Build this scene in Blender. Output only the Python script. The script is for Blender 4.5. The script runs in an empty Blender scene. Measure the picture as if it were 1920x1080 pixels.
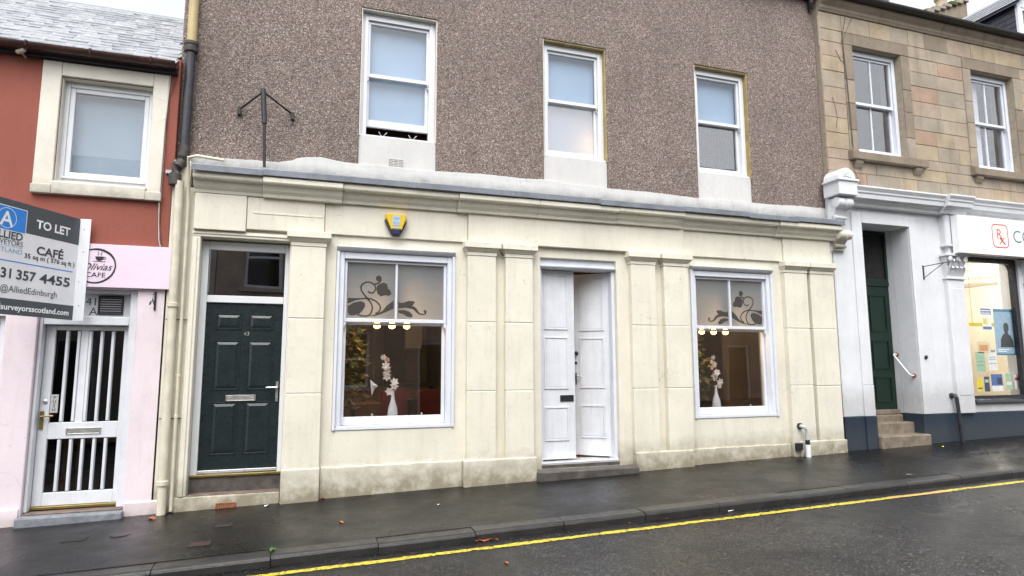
import bpy, bmesh, math, random
from mathutils import Vector, Matrix
random.seed(7)
scene = bpy.context.scene
C = scene.collection
R = math.radians

# ------------------------------------------------------------------ camera
CAM = Vector((0.0, -8.0, 1.6)); FPX = 1182.53; YAW, PITCH, ROLL = .3219, .125, -.0029
_F = Vector((math.sin(YAW)*math.cos(PITCH), math.cos(YAW)*math.cos(PITCH), math.sin(PITCH)))
_r = Vector((math.cos(YAW), -math.sin(YAW), 0)); _u = _r.cross(_F)
_R = math.cos(ROLL)*_r + math.sin(ROLL)*_u; _U = -math.sin(ROLL)*_r + math.cos(ROLL)*_u
cam_d = bpy.data.cameras.new('camera'); cam = bpy.data.objects.new('camera', cam_d); C.objects.link(cam)
m = Matrix.Identity(4)
for i in range(3):
    m[i][0] = _R[i]; m[i][1] = _U[i]; m[i][2] = -_F[i]; m[i][3] = CAM[i]
cam.matrix_world = m
cam_d.sensor_width = 36; cam_d.lens = FPX/1920*36; cam_d.clip_end = 600; cam_d.clip_start = .05
scene.camera = cam

def at(px, py, Y=0.0):
    """photo pixel -> point on the upright plane at depth Y"""
    d = _F + (px-960)/FPX*_R - (py-540)/FPX*_U
    t = (Y-CAM.y)/d.y
    return CAM + t*d

# ------------------------------------------------------------------ sky, sun, exposure
SUN_EL, SUN_ROT = R(58), R(200)
world = bpy.data.worlds.new('World'); scene.world = world; world.use_nodes = True
nt = world.node_tree; nt.nodes.clear()
sky = nt.nodes.new('ShaderNodeTexSky'); sky.sky_type = 'NISHITA'; sky.sun_disc = False
sky.sun_elevation = SUN_EL; sky.sun_rotation = SUN_ROT; sky.dust_density = 4; sky.air_density = 1.0; sky.ozone_density = 1
hs = nt.nodes.new('ShaderNodeHueSaturation'); hs.inputs['Saturation'].default_value = .18; hs.inputs['Value'].default_value = 1.45     # thick even cloud
bg = nt.nodes.new('ShaderNodeBackground'); bg.inputs['Strength'].default_value = .15
wo = nt.nodes.new('ShaderNodeOutputWorld')
nt.links.new(sky.outputs[0], hs.inputs['Color']); nt.links.new(hs.outputs[0], bg.inputs[0]); nt.links.new(bg.outputs[0], wo.inputs[0])
sd = bpy.data.lights.new('sun', 'SUN'); sd.energy = .5; sd.angle = R(60); sd.color = (1, .97, .93)
sun = bpy.data.objects.new('sun', sd); C.objects.link(sun)
# sky's sun_rotation turns clockwise from +Y; lamp points away from it
sdir = Vector((math.sin(SUN_ROT)*math.cos(SUN_EL), math.cos(SUN_ROT)*math.cos(SUN_EL), math.sin(SUN_EL)))
sun.rotation_euler = (-sdir).to_track_quat('-Z', 'Y').to_euler(); sun.location = sdir*60
vs = scene.view_settings; vs.view_transform = 'Standard'; vs.look = 'None'; vs.gamma = 1; vs.use_curve_mapping = False
vs.exposure = .80
scene.render.engine = 'CYCLES'

# ------------------------------------------------------------------ materials
MAT = {}
def _n(t, k, **kw):
    n = t.nodes.new(k)
    for a, b in kw.items(): setattr(n, a, b)
    return n
def new_mat(name):
    mt = bpy.data.materials.new(name); mt.use_nodes = True; mt.node_tree.nodes.clear(); MAT[name] = mt
    t = mt.node_tree; o = _n(t, 'ShaderNodeOutputMaterial'); b = _n(t, 'ShaderNodeBsdfPrincipled')
    t.links.new(b.outputs[0], o.inputs[0])
    return mt, t, b, o
def coords(t, scale=(1,1,1)):
    g = _n(t, 'ShaderNodeNewGeometry'); mp = _n(t, 'ShaderNodeMapping'); mp.inputs['Scale'].default_value = scale
    t.links.new(g.outputs['Position'], mp.inputs['Vector']); return mp.outputs[0]
def ramp(t, fac, stops):
    r = _n(t, 'ShaderNodeValToRGB'); e = r.color_ramp.elements
    while len(e) < len(stops): e.new(.5)
    for q, (p, c) in zip(e, stops): q.position = p; q.color = (*c, 1) if len(c) == 3 else c
    t.links.new(fac, r.inputs[0]); return r.outputs[0]
def noise(t, vec, scale, detail=4, rough=.55):
    n = _n(t, 'ShaderNodeTexNoise'); n.inputs['Scale'].default_value = scale; n.inputs['Detail'].default_value = detail
    n.inputs['Roughness'].default_value = rough; t.links.new(vec, n.inputs['Vector']); return n.outputs['Fac']
def mix(t, fac, a, b, mode='MIX'):
    x = _n(t, 'ShaderNodeMix', data_type='RGBA', blend_type=mode)
    if isinstance(fac, (int, float)): x.inputs[0].default_value = fac
    else: t.links.new(fac, x.inputs[0])
    for i, v in ((6, a), (7, b)):
        if isinstance(v, tuple): x.inputs[i].default_value = (*v, 1)
        else: t.links.new(v, x.inputs[i])
    return x.outputs[2]
def bump(t, b, h, strength, dist=.01):
    n = _n(t, 'ShaderNodeBump'); n.inputs['Strength'].default_value = strength; n.inputs['Distance'].default_value = dist
    t.links.new(h, n.inputs['Height']); t.links.new(n.outputs[0], b.inputs['Normal'])
def plain(name, col, rough=.5, var=.12, scale=3, bmp=.0, bscale=60, metal=0, spec=.5, streak=0):
    """painted or solid surface with mottling and optional vertical streaks of grime"""
    mt, t, b, o = new_mat(name); v = coords(t)
    lo = tuple(c*(1-var) for c in col); hi = tuple(min(1, c*(1+var)) for c in col)
    c = ramp(t, noise(t, v, scale, 6, .6), [(.3, lo), (.7, hi)])
    if streak:
        vs_ = coords(t, (9, 9, .7)); s = ramp(t, noise(t, vs_, 1.6, 5, .65), [(.5, (0,0,0)), (.75, (1,1,1))])
        sm = _n(t, 'ShaderNodeMath', operation='MULTIPLY'); sm.inputs[1].default_value = streak
        t.links.new(s, sm.inputs[0]); c = mix(t, sm.outputs[0], c, tuple(q*.45 for q in col))
    t.links.new(c, b.inputs['Base Color'])
    rr = ramp(t, noise(t, v, scale*2.3, 4), [(.3, (rough*.8,)*3), (.7, (min(1, rough*1.2),)*3)]); t.links.new(rr, b.inputs['Roughness'])
    b.inputs['Metallic'].default_value = metal; b.inputs['Specular IOR Level'].default_value = spec
    if bmp: bump(t, b, noise(t, v, bscale, 5), bmp)
    return mt
def masonry_paint(name, col, dirt, zbase, slope=.0255, dirt_h=.45, amount=.7, rough=.75, streak=.17):
    """old thick paint on stone: mottling, cracks, green-brown splash stains with a ragged top above the pavement"""
    mt, t, b, o = new_mat(name); v = coords(t)
    c = ramp(t, noise(t, v, 1.7, 6, .6), [(.3, tuple(q*.90 for q in col)), (.7, tuple(min(1, q*1.05) for q in col))])
    fine = ramp(t, noise(t, v, 14, 6, .7), [(.55, (0,0,0)), (.8, (1,1,1))]); fm = _n(t, 'ShaderNodeMath', operation='MULTIPLY'); fm.inputs[1].default_value = .22
    t.links.new(fine, fm.inputs[0]); c = mix(t, fm.outputs[0], c, dirt)
    sk = ramp(t, noise(t, coords(t, (6, 6, .55)), 1.5, 6, .68), [(.50, (0,0,0)), (.78, (streak,)*3)]); c = mix(t, sk, c, dirt)
    pt_ = ramp(t, noise(t, v, .8, 4, .5), [(.46, (0,0,0)), (.52, (.12,)*3)]); c = mix(t, pt_, c, tuple(min(1, q*1.12) for q in col))
    vor = _n(t, 'ShaderNodeTexVoronoi', feature='DISTANCE_TO_EDGE'); vor.inputs['Scale'].default_value = 1.15
    wv = _n(t, 'ShaderNodeTexNoise'); wv.inputs['Scale'].default_value = 3; wv.inputs['Detail'].default_value = 5; t.links.new(v, wv.inputs['Vector'])
    ad = _n(t, 'ShaderNodeVectorMath', operation='ADD'); t.links.new(v, ad.inputs[0]); t.links.new(wv.outputs['Color'], ad.inputs[1]); t.links.new(ad.outputs[0], vor.inputs['Vector'])
    ck = ramp(t, vor.outputs['Distance'], [(0, (1,1,1)), (.006, (0,0,0))])
    ckm = ramp(t, noise(t, v, .9, 3), [(.55, (0,0,0)), (.6, (.55,.55,.55))])
    ck = mix(t, 1.0, ck, ckm, 'MULTIPLY'); c = mix(t, ck, c, tuple(q*.35 for q in col))
    sx = _n(t, 'ShaderNodeSeparateXYZ'); g = _n(t, 'ShaderNodeNewGeometry'); t.links.new(g.outputs['Position'], sx.inputs[0])
    a = _n(t, 'ShaderNodeMath', operation='MULTIPLY_ADD'); a.inputs[1].default_value = -slope; t.links.new(sx.outputs[0], a.inputs[0]); t.links.new(sx.outputs[2], a.inputs[2])
    h = _n(t, 'ShaderNodeMapRange'); h.inputs[1].default_value = zbase; h.inputs[2].default_value = zbase+dirt_h; h.inputs[3].default_value = 1; h.inputs[4].default_value = 0
    t.links.new(a.outputs[0], h.inputs[0])
    nz = noise(t, v, 5, 7, .7); ms = _n(t, 'ShaderNodeMath', operation='MULTIPLY'); t.links.new(h.outputs[0], ms.inputs[0]); t.links.new(nz, ms.inputs[1])
    st = ramp(t, ms.outputs[0], [(.12, (0,0,0)), (.46, (amount,)*3)]); c = mix(t, st, c, dirt)
    chp = ramp(t, noise(t, v, 13, 7, .72), [(.635, (0,0,0)), (.655, (.85,.85,.85))]); chp = mix(t, 1, chp, ramp(t, noise(t, v, 1.3, 3), [(.47, (.0,.0,.0)), (.62, (1,1,1))]), 'MULTIPLY'); c = mix(t, chp, c, tuple(q*.55+d_*.2 for q, d_ in zip(col, dirt)))
    t.links.new(c, b.inputs['Base Color']); b.inputs['Roughness'].default_value = rough; b.inputs['Specular IOR Level'].default_value = .3
    hh = mix(t, .35, noise(t, v, 9, 6, .6), noise(t, v, 90, 4)); bump(t, b, hh, .35, .012)
    return mt
def pebbledash():
    mt, t, b, o = new_mat('pebbledash'); v = coords(t)
    vo = _n(t, 'ShaderNodeTexVoronoi'); vo.inputs['Scale'].default_value = 88; t.links.new(v, vo.inputs['Vector'])
    sp = _n(t, 'ShaderNodeSeparateColor'); t.links.new(vo.outputs['Color'], sp.inputs[0])
    c = ramp(t, sp.outputs[0], [(0, (.075,.062,.055)), (.3, (.15,.118,.105)), (.55, (.21,.160,.143)), (.8, (.27,.225,.205)), (.95, (.38,.345,.325)), (1, (.52,.50,.48))])
    lg = ramp(t, noise(t, v, .55, 5, .6), [(.3, (.95,.94,.93)), (.7, (1.36,1.33,1.31))]); c = mix(t, 1, c, lg, 'MULTIPLY')
    dk = ramp(t, noise(t, coords(t, (3, 3, .5)), 1.1, 6, .65), [(.48, (0,0,0)), (.76, (.36,)*3)]); c = mix(t, dk, c, (.09,.074,.062))
    rd = ramp(t, noise(t, v, .9, 4), [(.55, (0,0,0)), (.8, (.25,.25,.25))]); c = mix(t, rd, c, (.22,.13,.115))
    c = mix(t, 1, c, (1.02,.98,.95), 'MULTIPLY'); edge = ramp(t, vo.outputs['Distance'], [(.35, (1,1,1)), (.75, (.45,.45,.45))]); c = mix(t, .75, c, edge, 'MULTIPLY')
    t.links.new(c, b.inputs['Base Color']); b.inputs['Roughness'].default_value = .6; b.inputs['Specular IOR Level'].default_value = .4
    inv = _n(t, 'ShaderNodeMath', operation='SUBTRACT'); inv.inputs[0].default_value = 1; t.links.new(vo.outputs['Distance'], inv.inputs[1])
    bump(t, b, inv.outputs[0], .8, .012)
def asphalt(name, base, rlo, rhi, chips, gs, gb, wet=.5, chip_col=(.11,.108,.105), seam=.0, spec=.4):
    """bitumen with stone chips, broad damp patches and a few wandering seams"""
    mt, t, b, o = new_mat(name); v = coords(t)
    vo = _n(t, 'ShaderNodeTexVoronoi'); vo.inputs['Scale'].default_value = gs; t.links.new(v, vo.inputs['Vector'])
    sp = _n(t, 'ShaderNodeSeparateColor'); t.links.new(vo.outputs['Color'], sp.inputs[0])
    c = ramp(t, sp.outputs[0], [(0, tuple(q*.45 for q in base)), (.55, base), (1-chips, tuple(q*1.7 for q in base)), (1, chip_col)])
    c = mix(t, 1, c, ramp(t, noise(t, v, wet, 6, .62), [(.35, (.62,.62,.62)), (.7, (1.3,1.29,1.27))]), 'MULTIPLY')
    if seam:
        ve = _n(t, 'ShaderNodeTexVoronoi', feature='DISTANCE_TO_EDGE'); ve.inputs['Scale'].default_value = .33
        wv = _n(t, 'ShaderNodeTexNoise'); wv.inputs['Scale'].default_value = 2.5; wv.inputs['Detail'].default_value = 5; t.links.new(v, wv.inputs['Vector'])
        sc = _n(t, 'ShaderNodeVectorMath', operation='SCALE'); sc.inputs['Scale'].default_value = .35; t.links.new(wv.outputs['Color'], sc.inputs[0])
        ad = _n(t, 'ShaderNodeVectorMath', operation='ADD'); t.links.new(v, ad.inputs[0]); t.links.new(sc.outputs[0], ad.inputs[1]); t.links.new(ad.outputs[0], ve.inputs['Vector'])
        c = mix(t, ramp(t, ve.outputs['Distance'], [(.0, (seam,)*3), (.012, (0,0,0))]), c, tuple(q*3.0 for q in base))
        pc = _n(t, 'ShaderNodeTexVoronoi'); pc.inputs['Scale'].default_value = .33; t.links.new(ad.outputs[0], pc.inputs['Vector']); ps = _n(t, 'ShaderNodeSeparateColor'); t.links.new(pc.outputs['Color'], ps.inputs[0])
        c = mix(t, 1, c, ramp(t, ps.outputs[0], [(0, (.72,.72,.72)), (1, (1.28,1.27,1.25))]), 'MULTIPLY')
    gum = ramp(t, noise(t, v, 30, 2, .5), [(.735, (0,0,0)), (.765, (.55,.55,.55))]); c = mix(t, gum, c, (.10,.095,.09))
    t.links.new(c, b.inputs['Base Color'])
    t.links.new(ramp(t, noise(t, v, wet*1.7, 6, .68), [(.36, (rlo,)*3), (.66, (rhi,)*3)]), b.inputs['Roughness']); b.inputs['Specular IOR Level'].default_value = spec
    inv = _n(t, 'ShaderNodeMath', operation='SUBTRACT'); inv.inputs[0].default_value = 1; t.links.new(vo.outputs['Distance'], inv.inputs[1])
    bump(t, b, mix(t, .4, inv.outputs[0], noise(t, v, 9, 4)), gb, .01)
def schlick(t, f0):
    lw = _n(t, 'ShaderNodeLayerWeight'); lw.inputs['Blend'].default_value = .5
    pw = _n(t, 'ShaderNodeMath', operation='POWER'); pw.inputs[1].default_value = 5; t.links.new(lw.outputs['Facing'], pw.inputs[0])
    ma = _n(t, 'ShaderNodeMath', operation='MULTIPLY_ADD'); ma.inputs[1].default_value = 1-f0; ma.inputs[2].default_value = f0; t.links.new(pw.outputs[0], ma.inputs[0])
    return ma
def glass(name, tint=(1,1,1), rough=0.0, f0=.05):
    mt = bpy.data.materials.new(name); mt.use_nodes = True; MAT[name] = mt; t = mt.node_tree; t.nodes.clear()
    o = _n(t, 'ShaderNodeOutputMaterial'); mx = _n(t, 'ShaderNodeMixShader'); f = schlick(t, f0)
    tr = _n(t, 'ShaderNodeBsdfTransparent'); tr.inputs[0].default_value = (*tint, 1); gl = _n(t, 'ShaderNodeBsdfGlossy'); gl.inputs['Roughness'].default_value = rough
    v = coords(t); bp = _n(t, 'ShaderNodeBump'); bp.inputs['Strength'].default_value = .05; bp.inputs['Distance'].default_value = .02
    t.links.new(noise(t, v, 1.5, 1), bp.inputs['Height']); t.links.new(bp.outputs[0], gl.inputs['Normal'])
    t.links.new(f.outputs[0], mx.inputs[0]); t.links.new(tr.outputs[0], mx.inputs[1]); t.links.new(gl.outputs[0], mx.inputs[2]); t.links.new(mx.outputs[0], o.inputs[0])
def frosted(name, dif, trans, clear=.0, rough=.03, f0=.06):
    mt = bpy.data.materials.new(name); mt.use_nodes = True; MAT[name] = mt; t = mt.node_tree; t.nodes.clear()
    o = _n(t, 'ShaderNodeOutputMaterial'); f = schlick(t, f0)
    d = _n(t, 'ShaderNodeBsdfDiffuse'); d.inputs[0].default_value = (*dif, 1); tl = _n(t, 'ShaderNodeBsdfTranslucent'); tl.inputs[0].default_value = (*trans, 1)
    a = _n(t, 'ShaderNodeAddShader'); t.links.new(d.outputs[0], a.inputs[0]); t.links.new(tl.outputs[0], a.inputs[1])
    tp = _n(t, 'ShaderNodeBsdfTransparent'); m0 = _n(t, 'ShaderNodeMixShader'); m0.inputs[0].default_value = clear
    t.links.new(a.outputs[0], m0.inputs[1]); t.links.new(tp.outputs[0], m0.inputs[2])
    gl = _n(t, 'ShaderNodeBsdfGlossy'); gl.inputs['Roughness'].default_value = rough
    mx = _n(t, 'ShaderNodeMixShader'); t.links.new(f.outputs[0], mx.inputs[0]); t.links.new(m0.outputs[0], mx.inputs[1]); t.links.new(gl.outputs[0], mx.inputs[2]); t.links.new(mx.outputs[0], o.inputs[0])
def emit(name, col, s):
    mt = bpy.data.materials.new(name); mt.use_nodes = True; MAT[name] = mt; t = mt.node_tree; t.nodes.clear()
    o = _n(t, 'ShaderNodeOutputMaterial'); e = _n(t, 'ShaderNodeEmission'); e.inputs[0].default_value = (*col, 1); e.inputs[1].default_value = s
    t.links.new(e.outputs[0], o.inputs[0])
def slate_mat(name, base, rough, coat=0):
    mt, t, b, o = new_mat(name); v = coords(t); oi = _n(t, 'ShaderNodeObjectInfo')
    c = ramp(t, oi.outputs['Random'], [(0, tuple(q*.86 for q in base)), (.5, base), (1, tuple(q*1.12 for q in base))])
    c = mix(t, .6, c, ramp(t, noise(t, v, 9, 5), [(.3, (.5,.5,.5)), (.7, (1.3,1.3,1.3))]), 'MULTIPLY'); t.links.new(c, b.inputs['Base Color'])
    t.links.new(ramp(t, noise(t, v, 6, 4), [(.3, (rough*.6,)*3), (.7, (rough*1.4,)*3)]), b.inputs['Roughness']); b.inputs['Specular IOR Level'].default_value = .6; b.inputs['Coat Weight'].default_value = coat; b.inputs['Coat Roughness'].default_value = .08
    bump(t, b, noise(t, v, 30, 4), .2)
def stone_mat(name, col, rough=.85):
    mt, t, b, o = new_mat(name); v = coords(t)
    c = ramp(t, noise(t, v, 2.2, 7, .65), [(.25, tuple(q*.72 for q in col)), (.75, tuple(q*1.15 for q in col))])
    c = mix(t, .5, c, ramp(t, noise(t, v, 45, 4, .7), [(.3, (.75,.75,.75)), (.7, (1.18,1.18,1.18))]), 'MULTIPLY')
    sv = coords(t, (4, 4, .5)); s = ramp(t, noise(t, sv, 1.3, 5, .6), [(.52, (0,0,0)), (.8, (.5,.5,.5))]); c = mix(t, s, c, (.09,.075,.06))
    t.links.new(c, b.inputs['Base Color']); b.inputs['Roughness'].default_value = rough; b.inputs['Specular IOR Level'].default_value = .25
    bump(t, b, mix(t, .5, noise(t, v, 14, 6, .65), noise(t, v, 110, 3)), .45, .012)

pebbledash()
masonry_paint('cream', (.72,.69,.585), (.21,.18,.115), .02, dirt_h=.62, amount=.85)
masonry_paint('red_render', (.27,.082,.058), (.13,.03,.024), -9, amount=0)
masonry_paint('pink', (.74,.655,.695), (.30,.25,.22), .0, dirt_h=.3, amount=.7)
masonry_paint('white_wall', (.69,.71,.735), (.36,.36,.36), .75, dirt_h=.5, amount=.5)
masonry_paint('white_band', (.58,.58,.565), (.2,.2,.19), 3.98, slope=0, dirt_h=.22, amount=.75)
masonry_paint('cream_stone', (.68,.65,.57), (.26,.24,.19), 3.45, slope=0, dirt_h=.3, amount=.75)
masonry_paint('navy', (.022,.034,.055), (.06,.065,.07), .2, dirt_h=.4, amount=.5, rough=.4)
plain('white_paint', (.68,.71,.77), .35, .05, 4, .06, 40, streak=.10)
plain('white_upvc', (.69,.71,.74), .22, .03, 3)
plain('old_white', (.66,.68,.72), .45, .07, 5, .1, 60, streak=.22)
plain('grey_head', (.55,.56,.60), .5, .1, 4, .1)
plain('reveal', (.60,.58,.50), .7, .15, 5, .2)
plain('ochre', (.36,.27,.11), .6, .25, 6, .3, streak=.3)
plain('teal_door', (.014,.022,.0245), .28, .15, 6, .03, 200, streak=.15)
plain('green_door', (.0045,.019,.012), .35, .2, 5, .08)
plain('chrome', (.66,.66,.64), .4, .08, 8, metal=1)
plain('brass', (.26,.20,.07), .4, .25, 8, metal=.7)
plain('aluminium', (.78,.79,.80), .3, .05, 5, metal=.6)
plain('black_iron', (.014,.014,.016), .5, .3, 12, .2)
plain('iron_pipe', (.028,.030,.038), .42, .3, 8, .25)
plain('rusty_pipe', (.05,.042,.038), .6, .3, 10, .3)
plain('yellow_pipe', (.43,.345,.17), .5, .12, 6, .1, streak=.2)
plain('cream_pipe', (.62,.58,.46), .5, .15, 5, .12, streak=.28)
plain('grey_pipe', (.46,.48,.50), .4, .12, 8)
plain('rust', (.30,.085,.02), .85, .5, 40, .5)
plain('lead', (.20,.22,.25), .45, .22, 5, .25, 25, streak=.3)
plain('gutter_brown', (.055,.022,.016), .45, .4, 5, .2)
plain('gutter_black', (.018,.016,.016), .45, .3, 6, .2)
plain('step_stone', (.16,.115,.095), .55, .35, 9, .5, 40)
plain('step_grey', (.20,.215,.24), .55, .3, 14, .4, 80)
plain('step_dark', (.085,.075,.068), .4, .4, 7, .5, 40)
plain('step_sand', (.20,.165,.125), .42, .35, 8, .5, 40)
plain('mortar', (.31,.265,.205), .9, .2, 12, .5)
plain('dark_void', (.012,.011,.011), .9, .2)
plain('yellow_plastic', (.72,.47,.015), .35, .05)
plain('blue_plastic', (.015,.018,.06), .35, .1)
plain('pale_print', (.40,.50,.58), .4, .1)
plain('board_white', (.80,.82,.86), .4, .04, 5, streak=.06)
plain('board_grey', (.065,.082,.095), .4, .06)
plain('board_blue', (.025,.24,.74), .4, .04)
plain('ink_dark', (.045,.055,.065), .5, .05)
plain('ink_black', (.018,.012,.016), .5, .05)
plain('ink_blue', (.22,.40,.66), .5, .05)
plain('ink_white', (.86,.88,.90), .5, .02)
plain('sign_pink', (.76,.635,.745), .3, .03)
plain('sign_white', (.88,.89,.90), .2, .02)
plain('ink_red', (.62,.10,.035), .4, .05)
plain('ink_teal', (.10,.20,.22), .4, .05)
plain('frame_black', (.016,.018,.024), .3, .2)
plain('blind', (.31,.43,.57), .8, .05, 2); plain('blind_grey', (.25,.33,.41), .8, .06, 2)
plain('curtain', (.74,.76,.80), .85, .1, 6)
plain('room_wall', (.27,.22,.175), .8, .15, 1.2)
plain('room_dark', (.10,.075,.06), .8, .2, 1.5)
plain('room_floor', (.24,.15,.08), .4, .2, 3)
plain('ceiling', (.68,.63,.56), .8, .05)
plain('wood', (.34,.18,.08), .4, .25, 5)
plain('red_leather', (.17,.025,.02), .4, .2, 5, .1)
plain('dark_metal', (.02,.02,.022), .35, .2)
plain('vase_white', (.74,.76,.80), .2, .03)
plain('petal', (.84,.76,.70), .6, .08, 12)
plain('petal_peach', (.78,.50,.36), .6, .1, 12)
plain('leaf_green', (.085,.11,.035), .5, .4, 9)
plain('leaf_olive', (.20,.17,.045), .5, .4, 9)
plain('stem', (.10,.09,.04), .6, .2)
plain('terracotta', (.30,.12,.06), .7, .2)
plain('autumn_leaf', (.34,.10,.03), .5, .4, 30)
plain('weed_green', (.03,.11,.018), .5, .3, 20)
plain('litter_white', (.72,.74,.80), .5, .1, 20)
plain('cover_iron', (.030,.022,.020), .4, .3, 30, .3, 120)
plain('cover_red', (.045,.022,.019), .4, .3, 30, .3, 120)
plain('kerb', (.030,.029,.028), .36, .3, 5, .35, 60)
plain('earth', (.05,.045,.04), .9, .3)
plain('opp_stone', (.34,.28,.23), .85, .25, 2, .3)
plain('opp_render', (.40,.37,.33), .85, .12, 2, .2)
plain('shelf_white', (.80,.79,.74), .5, .05)
plain('shop_cream', (.74,.70,.60), .7, .05)
plain('moss', (.055,.07,.022), .95, .5, 25, .6)
plain('cable', (.085,.07,.055), .6, .2)
plain('cable_white', (.55,.52,.46), .5, .2)
for nm, c in dict(p_blue=(.08,.16,.42), p_sky=(.30,.46,.58), p_teal=(.03,.20,.30), p_green=(.36,.56,.38), p_white=(.80,.80,.76), p_orange=(.66,.30,.12),
                  p_yellow=(.78,.66,.04), p_navy=(.03,.05,.10), p_red=(.45,.10,.08), p_grey=(.32,.33,.34), p_figure=(.035,.037,.045), p_cream=(.72,.62,.42)).items():
    plain(nm, c, .4, .12, 14)
asphalt('pavement_wet', (.0055,.0056,.0062), .20, .46, .06, 150, .25, .6, (.035,.034,.033), .5, .32)
asphalt('road_wet', (.0085,.0087,.0100), .19, .48, .14, 66, .7, .55, (.085,.084,.084), .7, .48)
glass('glass', f0=.04); glass('glass_grey', (.95,.96,.97), f0=.06); glass('glass_sky', (.95,.96,.98), f0=.17); glass('glass_dark', (.6,.61,.63), f0=.05); glass('glass_fan', (.5,.5,.52), f0=.24); glass('glass_room', (.92,.92,.92), f0=.12)
frosted('frosted_shop', (.13,.16,.18), (.40,.38,.36), .06, f0=.16)
frosted('frosted_clear', (.06,.058,.056), (.10,.09,.085), .1, f0=.10)
frosted('blind_lit', (.27,.31,.37), (.36,.34,.32), 0, .5)
emit('bulb', (1, .56, .14), 14); emit('bedside', (1, .62, .25), 60); emit('shop_lamp', (1, .93, .80), 14); emit('sign_lit', (.95,.97,1), .25)
slate_mat('slate_wet', (.30,.315,.335), .25, 1); slate_mat('slate_dark', (.035,.038,.05), .38)
STONES = [('stone_buff', (.375,.315,.24)), ('stone_pink', (.385,.305,.235)), ('stone_gold', (.40,.325,.225)), ('stone_grey', (.335,.29,.23)), ('stone_red', (.37,.265,.195)), ('stone_brown', (.255,.21,.16))]
for nm, c in STONES: stone_mat(nm, c)
def yellow_paint():
    mt, t, b, o = new_mat('yellow_paint'); v = coords(t)
    w = ramp(t, noise(t, v, 26, 6, .75), [(.53, (0,0,0)), (.60, (.9,.9,.9))]); base = ramp(t, noise(t, v, 3, 4), [(.3, (.56,.44,.035)), (.7, (.70,.58,.05))])
    sx = _n(t, 'ShaderNodeSeparateXYZ'); g = _n(t, 'ShaderNodeNewGeometry'); t.links.new(g.outputs['Position'], sx.inputs[0])
    mr = ramp(t, sx.outputs[0], [(0, (0,0,0)), (1, (0,0,0))])
    t.links.new(mix(t, w, base, (.05,.047,.04)), b.inputs['Base Color']); b.inputs['Roughness'].default_value = .4
    bump(t, b, noise(t, v, 70, 4), .4)
yellow_paint()
plain('yellow_faded', (.62,.38,.10), .45, .2, 12, .3)

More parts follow.
